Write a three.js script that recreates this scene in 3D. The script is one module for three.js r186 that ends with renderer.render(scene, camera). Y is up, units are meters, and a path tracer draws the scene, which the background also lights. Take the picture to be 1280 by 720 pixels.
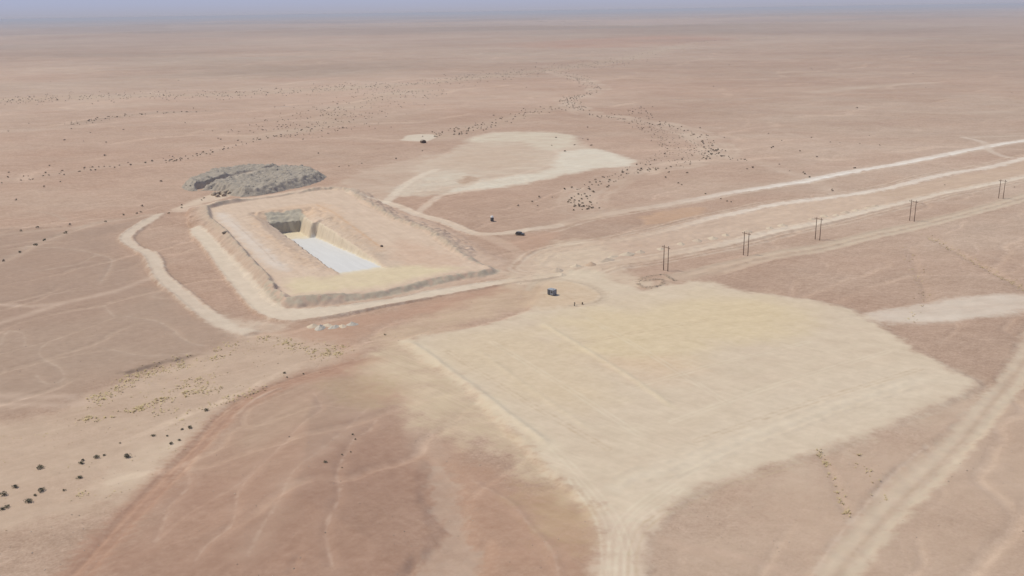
import * as THREE from 'three';
import { mergeGeometries, mergeVertices } from 'three/addons/utils/BufferGeometryUtils.js';

// ------------------------------------------------------------------ camera, sky, sun, exposure
const scene = new THREE.Scene();
const camera = new THREE.PerspectiveCamera(34.24, 1280 / 720, 1, 120000);
camera.rotation.order = 'YXZ';
camera.position.set(0, 120, 0);
camera.rotation.set(THREE.MathUtils.degToRad(-16.5), 0, THREE.MathUtils.degToRad(-0.9));
const renderer = new THREE.WebGLRenderer();
renderer.toneMapping = THREE.LinearToneMapping;
renderer.toneMappingExposure = 1.02;
renderer.shadowMap.enabled = true;

const SUN = new THREE.Vector3(-0.52, 0.85, -0.07).normalize();
{
  const W = 256, H = 128, d = new Float32Array(W * H * 4);
  const hor = [0.41, 0.45, 0.62], mid = [0.31, 0.37, 0.52], zen = [0.17, 0.24, 0.42], low = [0.38, 0.33, 0.30];
  for (let j = 0; j < H; j++) for (let i = 0; i < W; i++) {
    const el = ((j + 0.5) / H - 0.5) * Math.PI, s = Math.sin(el), k = (j * W + i) * 4;
    for (let c = 0; c < 3; c++) {
      let v = s > 0 ? (s < 0.35 ? hor[c] + (mid[c] - hor[c]) * Math.pow(s / 0.35, 0.8) : mid[c] + (zen[c] - mid[c]) * (s - 0.35) / 0.65) : low[c] + (hor[c] - low[c]) * Math.exp(s * 40);
      d[k + c] = v;
    }
    d[k + 3] = 1;
  }
  const sky = new THREE.DataTexture(d, W, H, THREE.RGBAFormat, THREE.FloatType);
  sky.mapping = THREE.EquirectangularReflectionMapping; sky.magFilter = sky.minFilter = THREE.LinearFilter; sky.needsUpdate = true;
  scene.background = sky; scene.environment = sky;
}
const sun = new THREE.DirectionalLight(new THREE.Color(1, 0.945, 0.765), 3.55);
sun.position.copy(SUN).multiplyScalar(1500).add(new THREE.Vector3(0, 0, -450)); sun.target.position.set(0, 0, -450);
sun.castShadow = true; sun.shadow.camera.left = -500; sun.shadow.camera.right = 500; sun.shadow.camera.top = 500; sun.shadow.camera.bottom = -500;
sun.shadow.camera.near = 100; sun.shadow.camera.far = 3500; sun.shadow.mapSize.set(4096, 4096);
scene.add(sun, sun.target);
scene.fog = new THREE.FogExp2(new THREE.Color(0.84, 0.84, 0.95), 0.000072);

// ------------------------------------------------------------------ measured layout, metres (x east of the camera, z south of it)
const F = {
  pad: [[-40.7,-335],[-34.3,-341.1],[-12.9,-351.5],[4.8,-367],[9.4,-379.9],[18.5,-413.8],[28.9,-432.6],[40.4,-431.9],[47.8,-412.1],[57,-398.8],[76.4,-407.9],[87.7,-409.9],[95,-401.7],[105,-391.2],[123.2,-382],[136.2,-370],[142.6,-355.9],[143.4,-337.3],[146.4,-315.3],[148.6,-301],[152.5,-290.5],[152.4,-284.9],[148.4,-280.4],[127.7,-265.3],[101.5,-247.6],[78.9,-234.2],[49,-217.6],[38.2,-208.5],[32.1,-198.5],[24.6,-203.2],[18.4,-211.9],[10,-228.5],[1.6,-249.6],[-10.9,-280.1],[-22.7,-303]],
  spill: [[-50.5,-324.1],[-41,-337.7],[-22.8,-305.3],[-5.6,-271.7],[8.2,-238.1],[19.5,-213.1],[22.7,-204],[19.7,-203.3],[11.6,-217.5],[3.5,-224.2],[-0.8,-235.9],[-6.4,-243.6],[-10.1,-251.6],[-12.2,-243.8],[-20.7,-252],[-29.8,-260.7],[-36.3,-276],[-45.4,-286.2],[-55.6,-300.7]],
  padYellow: [[15.9,-358.1],[46.7,-372.4],[83.7,-390],[109.4,-381.5],[120.2,-361.1],[106.4,-336.3],[75.5,-320.1],[58.6,-307.2],[43.9,-302.5],[30.3,-320.5]],
  padPink: [[28.1,-312.4],[45.7,-315.7],[62.1,-310.9],[62,-295.8],[50.1,-289.2],[37.7,-296.8]],
  padPale: [[49.3,-241.6],[80,-271.5],[112.9,-293.6],[139.2,-298.4],[151.3,-286.4],[128.2,-266.5],[96,-245.1],[49.3,-219.2],[37.5,-210.5],[30.5,-219]],
  padTan: [[-35.7,-323.5],[-0.3,-344.1],[17.9,-334.1],[32.3,-297],[19.5,-270.7],[-0.6,-277.8],[-16.9,-299.1]],
  padRoad: [[18.4,-211.9],[23,-207],[30.9,-206.8],[38.3,-209.3],[32.2,-199.3],[29.6,-188.9],[27.2,-177],[17.3,-177.3],[18.9,-189.2],[19.3,-199.6]],
  wash: [[-167.1,-262.9],[-147.8,-274],[-139.3,-290],[-133.3,-305.5],[-115.5,-324.5],[-106,-343.5],[-95.3,-350.6],[-76.3,-350.7],[-61.7,-335.1],[-61.2,-321.3],[-73.6,-307.5],[-84.1,-293.3],[-90.5,-268.8],[-94,-232],[-102.8,-218.2],[-111.3,-209.2],[-120.3,-203],[-132.5,-200.5]],
  washPale: [[-111.3,-223.6],[-107.3,-247.1],[-96.8,-257.5],[-91.5,-281.4],[-91.2,-263],[-94.3,-232.9],[-103.5,-219.9]],
  greyLeft: [[-215,-349.6],[-172,-367.4],[-170.7,-427.2],[-133.4,-370.8],[-110.8,-349.4],[-116.9,-328.8],[-135.6,-307.8],[-150.9,-280.5],[-174.8,-276.9]],
  hill: [[-57.1,-309.8],[-71.7,-298.5],[-81.9,-284.3],[-87.9,-268.7],[-91.6,-241.5],[-93.8,-222.1],[-96.2,-201.6],[-97.5,-178.3],[-25.3,-176.4],[-15.8,-190.2],[-21.8,-234.2],[-35.3,-266.7],[-48,-286.3]],
  redPatch: [[-23.5,-241.6],[-19.4,-250.3],[-12,-238.8],[-0.8,-224.4],[9.6,-218.8],[19,-207.2],[17.8,-176.7],[-9.7,-177.4],[-12.7,-204.3],[-17.9,-224.9]],
  redPatch2: [[-61.5,-337.8],[-45.7,-361.1],[-26.9,-372.9],[-0,-398.2],[0,-414.8],[-28.1,-391.2],[-57,-372.3],[-77.8,-358.7],[-98.7,-351.7],[-81.1,-343.3],[-66.9,-333.5],[-61,-316.4],[-66.7,-301.2],[-47.3,-300.4],[-38.2,-292.8],[-34.1,-279.1],[-44.5,-279.5],[-55.6,-300.7]],
  tan1: [[-64,-293.8],[-53.1,-302.1],[-39.7,-294.3],[-39.3,-279.3],[-48.7,-273.3],[-57.5,-280]],
  tan2: [[-0.8,-224.4],[9.6,-218.8],[19,-207.2],[19.3,-192.6],[10.1,-189.5],[3.1,-207.6]],
  gully: [[-22.9,-234.3],[-17.9,-231.8],[-14.3,-216.2],[-12.6,-201.7],[-9.8,-190],[-7.3,-192],[-8.7,-182.9],[-9.7,-177.4],[-23.8,-177.8],[-19.5,-190.3],[-16.8,-200.7],[-20.9,-208.4]],
  gullyHead: [[-32.8,-266.6],[-23.1,-252.1],[-16.4,-236.5],[-18.2,-229.4],[-23.8,-232],[-33.7,-252.5]],
  quarry: [[-192,-586.7],[-178,-606.2],[-155.7,-623.7],[-132.8,-645.1],[-117,-643.8],[-101.3,-610.9],[-87.6,-581.1],[-70.7,-544.6],[-49,-513.7],[-31.5,-468.7],[-19.4,-442.5],[-11.3,-431.7],[-26.3,-424],[-43.8,-410.2],[-56.9,-398.2],[-73.6,-391.8],[-90,-386.8],[-96.1,-385.9],[-111.1,-416.6],[-133.5,-462],[-160.4,-517.4]],
  quarryOuter: [[-199.2,-573.8],[-197.3,-603.6],[-183,-624.1],[-160.9,-645.4],[-138,-671.3],[-118.6,-666.4],[-96.2,-622.7],[-69.7,-578.6],[-41.6,-535.3],[-16.5,-476.3],[0.1,-431.4],[-14.8,-415.7],[-42.6,-396.8],[-65.4,-383.8],[-87.4,-373.8],[-100.4,-378.9],[-117.1,-413.5],[-149.2,-477.9],[-178.7,-536.6]],
  whiteStrip: [[-184,-573.8],[-178.4,-573.4],[-156.5,-531.4],[-135.6,-491.1],[-116.2,-454.6],[-106.6,-433],[-113.2,-433.4],[-132.7,-468.5],[-161.3,-525.6]],
  benchYellow: [[-94.6,-395.3],[-104.2,-418.9],[-89.4,-419.4],[-79,-424.3],[-61.9,-437.6],[-46.4,-438.2],[-24.9,-433.9],[-44.3,-415.5],[-57.5,-403.2],[-74.8,-399.2]],
  benchGrey: [[-115.6,-560.6],[-106.3,-557.6],[-88.6,-521.8],[-73.7,-490.1],[-59.9,-453.8],[-57.2,-437],[-63,-440.2],[-75.2,-467.7],[-82.1,-480],[-91,-500.5],[-103.9,-531.1]],
  benchOrange: [[-158.9,-569.5],[-151.4,-583.5],[-124,-599.3],[-110.3,-580.4],[-91.6,-526.8],[-72.4,-487],[-65.7,-467.6],[-70.1,-469.5],[-96.3,-527.2],[-117.7,-566.4],[-150.4,-568.8],[-145.6,-530.7],[-129,-499.9],[-93.3,-439.5],[-96.9,-438.2],[-129.9,-494.4],[-148.9,-530.9]],
  benchPink: [[-60.5,-495.3],[-41.3,-472.7],[-23.3,-442.7],[-34.5,-434.5],[-50.6,-441.4],[-61.1,-464]],
  clear: [[-75.6,-626.6],[-82.6,-644.8],[-70.5,-713.3],[-82,-760.9],[-54.6,-825],[-37.3,-931.6],[-15.7,-973.7],[63.5,-944.2],[64.8,-895.7],[77.4,-840.3],[91.9,-809.2],[99.2,-742.9],[74.4,-737.4],[42.1,-706.4],[5.8,-665.2],[-28,-646.2],[-43.4,-632.6]],
  clearBright: [[42.8,-824.2],[76,-840.4],[91.9,-809.2],[98.6,-743],[74.4,-737.4],[42.1,-706.4],[5.8,-665.2],[-28,-646.2],[-45.8,-635.7],[-25.1,-677.7],[1.3,-703],[32.8,-729.7]],
  clearBright2: [[-44.2,-908.6],[-15.6,-967],[33.2,-974.2],[63.1,-938],[62.2,-890.3],[43.5,-839],[28.5,-840.6],[13,-901.9],[-14.7,-899.4]],
  clearBright3: [[-81.2,-632.8],[-71.3,-702.5],[-53.7,-738.1],[-23.2,-712.5],[-28.3,-684.8],[-44.9,-666.4],[-60.1,-642.9]],
  clearPatch: [[-38.4,-685.7],[-33.9,-706.2],[-27.8,-705.7],[-27.1,-684.6],[-33.5,-668.6]],
  hutPad: [[-107.7,-922],[-100.9,-964.6],[-76.9,-961.6],[-79.4,-912.8],[-84.4,-907.5]],
  pipelineStrip: [[5.6,-417.2],[11.2,-445.5],[21.4,-477.3],[47.8,-489.8],[78.8,-510.5],[120.7,-549.9],[148.9,-566.6],[210.4,-603],[251,-599.7],[225.7,-560.7],[183,-527.7],[140.6,-498.4],[99.6,-468.8],[63.7,-448.4],[46.8,-438.8],[38.2,-429.2],[22.7,-423.1]],
  roadE: [[137.5,-355.1],[144.5,-360.9],[158.2,-366.7],[182.4,-376.5],[202.1,-382.4],[225.5,-381.1],[215.9,-363.7],[188.1,-353.6],[159.8,-347],[144.7,-348.7]],
  roadF: [[218.8,-369],[179.5,-313.8],[163.1,-291.5],[148.5,-275.1],[129,-252],[116.5,-239.3],[101.9,-225.5],[85,-205.1],[74.9,-192.7],[63,-175.5],[71.9,-175.3],[85.7,-194.1],[97.5,-206.7],[108.6,-218.6],[123.1,-234.1],[140.8,-254.3],[155.6,-271.6],[188.5,-313.4]],
  haulOuter: [[-220.1,-585.1],[-224.9,-575.8],[-225.3,-550.6],[-224,-525.4],[-220.6,-513.3],[-215.3,-503.5],[-203.7,-488.3],[-193.4,-475.7],[-184.1,-457.3],[-176.2,-440.3],[-163.9,-418.8],[-150.8,-400.2],[-136.6,-378.5],[-126.4,-364.1],[-116.7,-353.6],[-105.2,-346.3],[-101,-350.9],[-109.2,-355.2],[-116.7,-364.7],[-129,-380.3],[-140.6,-398.4],[-154.4,-418.2],[-169.2,-441.3],[-177,-460],[-187.5,-480.4],[-197.8,-489.7],[-209.5,-506.9],[-215,-518.8],[-218,-541.5],[-218,-563.6]],
  haulInner: [[-188.1,-535.2],[-184.6,-539.1],[-176.7,-530.2],[-157.2,-492.4],[-136.4,-452.9],[-121.8,-424.5],[-104.9,-390.6],[-95.7,-377.5],[-81.5,-377.9],[-57.2,-386.9],[-35.8,-401.4],[-14.6,-411.7],[3.8,-420],[22.9,-427.2],[23.3,-421.6],[3.7,-413.3],[-7.3,-407.4],[-28.3,-394.8],[-56.2,-378.8],[-79,-364.9],[-90.7,-361.3],[-96.5,-362.6],[-105,-370.4],[-115,-386.4],[-126.5,-408.9],[-142.1,-439.8],[-153.2,-463.3],[-171.1,-500.6]],
  yard: [[-219,-595],[-216.3,-626.8],[-211.3,-649.6],[-202.8,-655],[-194.6,-636.4],[-204.4,-614.8]],
  farStrip: [[-220.9,-590.1],[-205.4,-609.6],[-184.6,-629.9],[-157.3,-654.2],[-125.6,-667.1],[-117.1,-650.7],[-133.1,-646],[-158.8,-625],[-178.4,-607.4],[-196.2,-588.2]],
  rightPale: [[12.7,-3253],[530.5,-3888],[3056,-5741],[1429,-2667.2],[505.3,-2294]],
  redBand: [[14.9,-3743],[524.7,-4378],[935.1,-4268],[780.4,-3557],[562.8,-3316],[171.1,-3188]],
  yardFloor: [[3.5,-394.3],[14.7,-411.4],[27.6,-413.3],[37.5,-399.9],[38.1,-387.7],[32.2,-378.7],[20,-373.8],[6.6,-375.6]],
  junction: [[-5.5,-417.8],[4.1,-442.9],[13.7,-474.4],[26.3,-491.2],[43.8,-493.7],[53.3,-461.8],[54.2,-435.4],[59.1,-414.2],[69.6,-410.9],[53.4,-399],[44.1,-412.3],[27.8,-415.9],[14.5,-406.2],[1.8,-401.8]],
  orangeP: [[77.3,-548.6],[95.2,-570.8],[116.7,-579],[122.2,-568.7],[99.8,-540.3],[81.8,-530.7]],
  pinkP: [[0.4,-496.6],[14,-514.9],[27.7,-518],[22.2,-495.2],[10.8,-474.6],[2.4,-475.1]],
  spillTop: [[-42.4,-330.6],[-25.5,-350.2],[3.2,-373.5],[7.9,-401.5],[0,-408.3],[-14,-388.1],[-33.3,-368.9],[-47.8,-351.2],[-53.2,-332.9]],
  lbSlope: [[-158.6,-571.8],[-150.3,-566.5],[-143.7,-545.6],[-131.5,-521.6],[-121.5,-503.3],[-112.5,-488.1],[-101.5,-465.2],[-78.8,-424.7],[-90.3,-433.8],[-110.6,-469],[-120,-483.3],[-137.9,-520],[-151.6,-548.3]],
  stepLine: [[-166.4,-547.1],[-154.7,-525],[-139.5,-494.8],[-127.1,-469.5],[-117.8,-449.7]],
  orangeLine: [[-125.6,-594.3],[-111,-570.7],[-91.9,-528.8],[-78.3,-498.2],[-68,-475.9]],
  leftPlain: [[-326.7,-534.4],[-255.2,-542],[-226.5,-573.5],[-225.7,-527.5],[-215.5,-501.7],[-184.5,-457.3],[-151.9,-400.3],[-110.8,-349.4],[-116.9,-328.8],[-136.5,-310.2],[-152.4,-283.8],[-180.8,-278.4]],
  rightPlain: [[33.6,-198.5],[52.4,-214.1],[76.2,-225.4],[149.4,-277],[216.9,-348.1],[115.9,-171.2],[26.4,-173.6]],
  stripBC: [[148.9,-566.6],[209.5,-600.4],[275.9,-641.4],[361.1,-701.7],[467.4,-787.4],[421.7,-707.1],[329.1,-636.7],[253.2,-586.1],[185.1,-534],[142.6,-506]],
  fan: [[-128.4,-378.1],[-117.9,-368.9],[-96,-360.6],[-90.2,-359.3],[-95.3,-350.6],[-106.5,-345.4],[-115.5,-352.5]],
  pile: [[-240.8,-677.1],[-241.3,-704],[-237.6,-721.5],[-231.9,-739.6],[-214.8,-751.6],[-194.3,-757.7],[-177.6,-750],[-159.5,-740.5],[-146.9,-724.1],[-139.7,-708.8],[-147,-678.6],[-159.3,-660.5],[-171,-643.3],[-185.6,-635.7],[-198.7,-648.6],[-210.5,-661.8],[-217.5,-662.4],[-227.1,-660.1]],
  hillTop: [[-86.3,-271.7],[-71.4,-297],[-56.6,-306.7],[-45.4,-286.2],[-46.9,-261.3],[-60.6,-245.5],[-72,-235.9],[-83.9,-246.3]],
  clearTan: [[-64.2,-767.4],[-41.3,-843.3],[2.1,-869.7],[19.6,-826.7],[14.8,-767.9],[-17.5,-734.6],[-49.7,-745.6]],
  clearLeft: [[-126.8,-673.6],[-118.3,-732.7],[-93.3,-792],[-55.2,-834.8],[-58,-726.9],[-74.2,-644.1],[-83.9,-610.6],[-109.5,-638.1]],
  roadA: [[524.3,-887],[466,-848.4],[412.4,-812.9],[349,-763.7],[277.9,-713.6],[249.6,-694],[214.1,-666.2],[179.3,-643.6],[140.2,-617.3],[103.5,-590.3],[59.5,-561.5],[41.2,-546.8],[23.5,-524.4]],
  roadB: [[472.6,-796.3],[413,-748.3],[364.7,-708.9],[314.1,-677.4],[278.4,-647.4],[229.5,-612.6],[207,-600.6],[161.8,-578],[139.9,-560.1],[119.8,-545.5],[105.2,-531.2],[78.3,-506.6],[47.4,-486.2],[21,-470.5],[9.9,-438.1]],
  roadC: [[421.7,-707.1],[369.1,-665.4],[329.1,-636.7],[283.4,-608.1],[252.2,-583.6],[227.5,-565.4],[184.4,-531.9],[142.1,-504.1],[119.9,-485],[100.3,-472.2],[81.5,-460],[63.9,-450],[47.2,-441.8],[36.3,-429.3]],
  roadD1: [[382.3,-638.2],[333.6,-598.3],[275.4,-552.1],[236.8,-523.8],[194.7,-496.6],[158.5,-471.9],[129.5,-457],[110,-442.5],[91.5,-428.9],[76.2,-417.2]],
  roadD2: [[370.8,-618],[325.4,-582.9],[270.2,-541],[232.5,-513.7],[190.6,-485.7],[155.3,-461.9],[126.6,-446.1],[107.2,-430.8],[90.9,-416.4]],
  trackX: [[424.4,-875.8],[425.4,-842.4],[405.4,-784.8],[404.1,-753.5]],
  trackX2: [[431.5,-874.9],[475.8,-881.1]],
  trackQ: [[-138.4,-661.8],[-117.6,-653.8],[-105.3,-629.1],[-82.5,-607.8],[-71.4,-593.8],[-58.9,-570.5],[-42.8,-553],[-28,-526],[-18.9,-513.3],[-6.3,-512.4],[28.5,-532.4]],
  trackQ2: [[-82.5,-607.8],[-80.1,-632.8],[-76.9,-669.2],[-68.9,-709.5],[-58.8,-738.6]],
  trackQ3: [[-58.9,-570.5],[-53.9,-600.2],[-45,-632.7],[-21.4,-651.8]],
  clearTrack: [[-77,-644.3],[-44.5,-660],[1.3,-706.6],[27.2,-746],[40.6,-796.1],[40.2,-844.4]],
  pitTrack: [[-17.5,-513.2],[0.3,-478.7],[8.1,-445.7],[5.6,-417.2]],
  loop: [[7.2,-401.5],[11.8,-414.2],[22.3,-416.3],[34.5,-407.6],[39.5,-394.8],[39.6,-385.2],[35.5,-378.6],[25.2,-375.7]],
  trackL: [[-49.4,-315.8],[-57.3,-311.4],[-64.9,-306.3],[-72.3,-301.4],[-80,-293.1],[-85.7,-283.8],[-90.1,-271.8],[-92.3,-254.6],[-93.9,-241.6],[-95.4,-226.6],[-96.7,-213.1],[-98.3,-197.4],[-99.9,-179.8]],
  trackLa: [[-57.7,-313.8],[-72.9,-304.4],[-87.7,-286.5],[-92.3,-275],[-94,-248.7],[-96.8,-227.5],[-98.6,-207.6],[-99.2,-192.6],[-100.3,-179.9]],
  trackLb: [[-71.5,-297.7],[-84,-282.4],[-88.9,-267.6],[-90.9,-246.5],[-92.7,-228.3],[-95,-208.7],[-96.3,-192.5],[-96.5,-182.2]],
  trackLe: [[-78.3,-291.6],[-82.5,-287],[-85.7,-279.2],[-87.9,-268.7]],
  paleL: [[-174,-433],[-182.4,-409.4],[-198.2,-391.9],[-206.9,-374.4],[-216.1,-357.4]],
  paleL2: [[-198.7,-393.1],[-209,-389],[-224.6,-392.2],[-236.7,-395.1]],
  paleL3: [[-175.4,-282.7],[-154.5,-280],[-145.6,-280.3],[-139.1,-283.3]],
  paleL4: [[-179.9,-290.9],[-162.5,-288.2],[-145.6,-286.2]],
  lineShrub: [[-265,-454.5],[-262.6,-468.5],[-262.7,-490.4],[-264.2,-506.8],[-258.6,-533.8],[-252,-557],[-242.6,-570],[-226.7,-580.7]],
  lineShrub2: [[-306.4,-523],[-285.2,-535.7],[-262,-546.7],[-249,-561.3]],
  darkL: [[-312.1,-533.4],[-303.2,-543.2],[-282.2,-543.9],[-264,-551.2]],
  ch1: [[-260.5,-499.1],[-243,-494.4],[-219.8,-480.7],[-208.5,-471.6],[-200.8,-450.6],[-194.8,-425.9]],
  ch2: [[-233.9,-448.1],[-221.1,-459.6],[-218.5,-475.6]],
  ch3: [[-161.3,-372.2],[-148.8,-367.3],[-136.5,-355.5],[-128.1,-342.7],[-120.7,-336],[-115.8,-334.9]],
  ch4: [[-154.9,-334],[-145.8,-330.1],[-136.6,-325.5],[-129,-325.1],[-119.4,-327.2]],
  ch5: [[-177.9,-347.8],[-180.5,-343.3],[-177.7,-329.9],[-170,-321.1],[-160.2,-311.2],[-156.5,-301.2],[-159.7,-299.2],[-167.5,-306.9]],
  ch6: [[-197.2,-339.5],[-202.9,-356.8],[-195.5,-353.5],[-187.7,-339.1]],
  ch7: [[-178,-389.7],[-166.8,-372.4]],
  ch8: [[-159.7,-406.9],[-161,-400.7],[-154.3,-396.7],[-147.5,-397.6]],
  ch9: [[-317.1,-600],[-297.2,-591],[-277.5,-570.2]],
  bank: [[-138.2,-307.2],[-135.9,-310.1],[-132.2,-313.9],[-127,-319.2],[-121,-323.1],[-115.5,-326.2]],
  rill1: [[-65.9,-285.6],[-60.4,-270.7],[-63.6,-259.6],[-66,-245.7],[-67.3,-239.7],[-71.9,-219.3],[-70.1,-209.9],[-68.6,-200.4],[-72.1,-192.8],[-73,-186.9]],
  rill2: [[-93.3,-237.2],[-87.8,-227.7],[-87,-220.6],[-88.3,-213.6],[-86.6,-204.6],[-85.5,-195.6]],
  rill3: [[-44.5,-279.5],[-49.3,-261.4],[-54.5,-237.8],[-59.4,-224.1],[-59.2,-209.5],[-60.5,-200.2],[-61.5,-188.2]],
  rill4: [[-42.4,-264],[-43.6,-255.5],[-46.4,-250.2],[-47.3,-237.5],[-47.5,-225.9],[-44.7,-213.1],[-45.3,-199.7],[-44.7,-194.4],[-42,-186],[-40.7,-182.8]],
  rill5: [[-70.8,-231.2],[-72.7,-222.3],[-77.2,-216.1]],
  rill6: [[-49.5,-188.5],[-50.4,-180.9]],
  rill7: [[-11.5,-224.7],[-0.9,-211.7],[3,-202],[8.3,-189.5],[9.4,-176.9]],
  rill8: [[-23.2,-190.4],[-23.7,-182.4],[-24.6,-177.8]],
  ridgeW: [[-40,-334.1],[-32.7,-323.3],[-22.8,-304.5],[-11,-283.5],[-0.6,-263.6],[10.7,-243]],
  ridgeIn: [[11.9,-353.3],[15.4,-346.3],[23.6,-329.4],[33.4,-308.3],[42.1,-289.5],[49.9,-269.5]],
  ridgeIn2: [[-12.1,-322.4],[-0.5,-298.4],[12.1,-274.1],[23,-253.1]],
  ridgeBot: [[26.2,-218.3],[33.5,-225.9],[40.2,-227.5],[50.1,-234.2],[59.4,-241.3],[74.6,-251.2],[89.3,-260.8],[105.3,-271.7],[121.4,-280.8],[135.6,-289.8]],
  trackS: [[34.8,-193.9],[39.9,-191],[47.7,-188.4],[56.4,-183.3],[62,-177.9]],
  trackS2: [[38.1,-191],[44.6,-186.8],[52.3,-181.2]],
  trackR: [[245.2,-431.3],[235.3,-450.4],[224.1,-489],[220.3,-500.6]],
  vegR: [[224.8,-492.7],[225.2,-467.5],[224.5,-440.1],[225.7,-415.4],[224.4,-392],[225.1,-374.2]],
  vegR2: [[206.3,-468.8],[196.7,-441.8],[186.2,-409.6],[176.6,-380.3],[166.2,-366.2],[158.1,-349]],
  vegR3: [[85.4,-237.9],[85,-230.6],[83.9,-219.4],[81.7,-207.2],[81.8,-204.5]],
  vegR4: [[96.2,-242.5],[94.3,-228],[93.7,-216.1],[92.5,-210.8]],
  farTrack: [[202.1,-728.8],[208.9,-697.9],[217.3,-672.6],[218,-634.1],[218.5,-619.3]],
  farLine: [[271.4,-963.8],[280,-905.1],[296.8,-862.8],[319.4,-844],[352.6,-819.6]],
  farPale: [[447,-1384.6],[559.4,-1467.2],[671.7,-1527.3]],
  farPale2: [[460.1,-1101.4],[496.3,-1078.2],[576.8,-1092.6]],
  washC1: [[87.9,-1940.5],[122.8,-1744.9],[145.7,-1551.3],[116.7,-1404.4],[80.4,-1332.3],[82.2,-1239.5],[98.7,-1128.5],[138.1,-1063.2],[172.2,-997.7],[185.6,-859.4],[176.6,-800.1],[136.4,-747.4],[101,-723.1],[57.2,-648.1],[45.6,-605.6],[48.3,-574.4]],
  washC2: [[173.2,-800.5],[191.5,-762.7],[210.3,-735.9],[236.1,-737.4]],
  washF1: [[-826.2,-1411.1],[-711.5,-1469.9],[-553.9,-1512.7],[-400.8,-1560.7],[-251.8,-1614.6],[-109,-1714.5],[6.7,-1909.9],[149.3,-2123.3],[261,-2331.8],[726.9,-3584],[1087.2,-4044]],
  washF2: [[-514.9,-1112.8],[-498.6,-1188.6],[-464,-1231.5],[-397.5,-1251.9]],
  washF3: [[-253.3,-970.5],[-210.5,-1048.5],[-220.2,-1204.6],[-196.6,-1406.6],[-150.4,-1544.4]],
  washF4: [[-73.3,-936],[-40.2,-1011.4],[12.7,-1123.3],[55.7,-1233]],
  washF5: [[-403.1,-711.5],[-369.8,-745],[-340.4,-782.3],[-306.8,-800.5],[-283.7,-834.9],[-261.7,-911],[-244.8,-969.5],[-212,-1056.3]],
  laneF: [[195.3,-325.8],[167.9,-291.3],[149.1,-268.8],[130.7,-246.5],[115.8,-229.6],[101.3,-214.6],[88.7,-200.5],[77.1,-186.9],[68.2,-175.4]],
  edgeF: [[117.3,-241.3],[102.3,-226.4],[85.3,-205.9],[75.1,-193.4],[62.7,-175.5]],
  wm1: [[-23.9,-322.9],[-0.5,-283],[26.5,-241.4]],
  wm2: [[-7.9,-332.6],[15.5,-290.6],[36.8,-249.9]],
  wm3: [[30.6,-359.4],[51.1,-313],[67.5,-272]],
  wm4: [[22,-327.7],[49.2,-341.8],[83.4,-356.8]],
  wm5: [[39,-286.2],[72.5,-306.6],[109.7,-327.1]],
  wm6: [[47.7,-258.9],[83.4,-284.4],[135,-315.8]],
  wm7: [[52.3,-245.6],[89.4,-269.2],[139.2,-298.4]],
  rut1: [[20.1,-175.2],[22.1,-189.1],[25.3,-201.3],[38.8,-218.7],[57.2,-236.4]],
  rut2: [[22.3,-175.1],[24.5,-189.1],[28.2,-201.2],[42.8,-217.8]],
  rut3: [[24.9,-175],[27,-189],[30.9,-199.3],[43.9,-212.3],[78.2,-231.8]],
  rut4: [[19,-175.2],[20.6,-189.2],[20.6,-203.3],[15.1,-223.8]],
  rut5: [[23.7,-175.1],[25.6,-189],[24.6,-203.2],[18.3,-223.7],[10.7,-243]],
  mound1: [[0.1,-418.9],[15.2,-426.3],[22,-433]],
  bankQ: [[-90.2,-359.3],[-78.8,-363.8],[-55.9,-376.6],[-28.2,-393.6],[3.7,-413.3]],
  p_poles: [[73.2,-428.5],[118.4,-457.7],[164.2,-487.5],[231.8,-528.4],[313.9,-589.1]],
  p_heaps: [[22,-433],[31.3,-439.8],[39,-442.3],[47.3,-451],[51.1,-457.1],[59,-461.5],[66.1,-466],[77.7,-472],[89.8,-481.6],[100,-488.1],[109.2,-493],[117.7,-500],[131.7,-508.8],[146.1,-515.8],[154.9,-521.3],[176.6,-536.8],[186.3,-545],[194.1,-546.7],[202,-553.1],[210.6,-559.5],[220.3,-566],[226.4,-570.4]],
  p_nearShrub: [[-132.6,-236.6,2.1],[-133.6,-225.1,2.1],[-135,-221.3,2.2],[-125.8,-223.6,2.3],[-126.2,-221,1.2],[-126.7,-217.7,2.4],[-131.3,-213.7,1.8],[-130.5,-214.9,1.5],[-118.8,-230,1.8],[-121.9,-238.6,2],[-122.1,-240.6,1.3],[-119,-242.4,1.9],[-117.8,-243.9,1.2],[-110.2,-242.6,2.5],[-116.1,-251.6,0.8],[-108.3,-256.2,1.5],[-101.1,-250.6,1.7],[-99.4,-253.2,1.2],[-100.9,-260.4,1.2],[-99.1,-261.5,1.7],[-97.7,-274.6,1.8],[-104,-256.1,1],[-119.7,-223.4,1.1],[-80.2,-305.5,1.3],[-78.4,-301.7,0.9],[-73.4,-305.2,0.8]],
  p_hillShrub: [[-47.4,-251.9,0.9],[-46.1,-248.6,0.9],[-46,-238.9,0.7],[-48.1,-236.6,0.8],[-51.6,-230.6,1.1],[-46.7,-228.6,0.6]],
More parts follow.
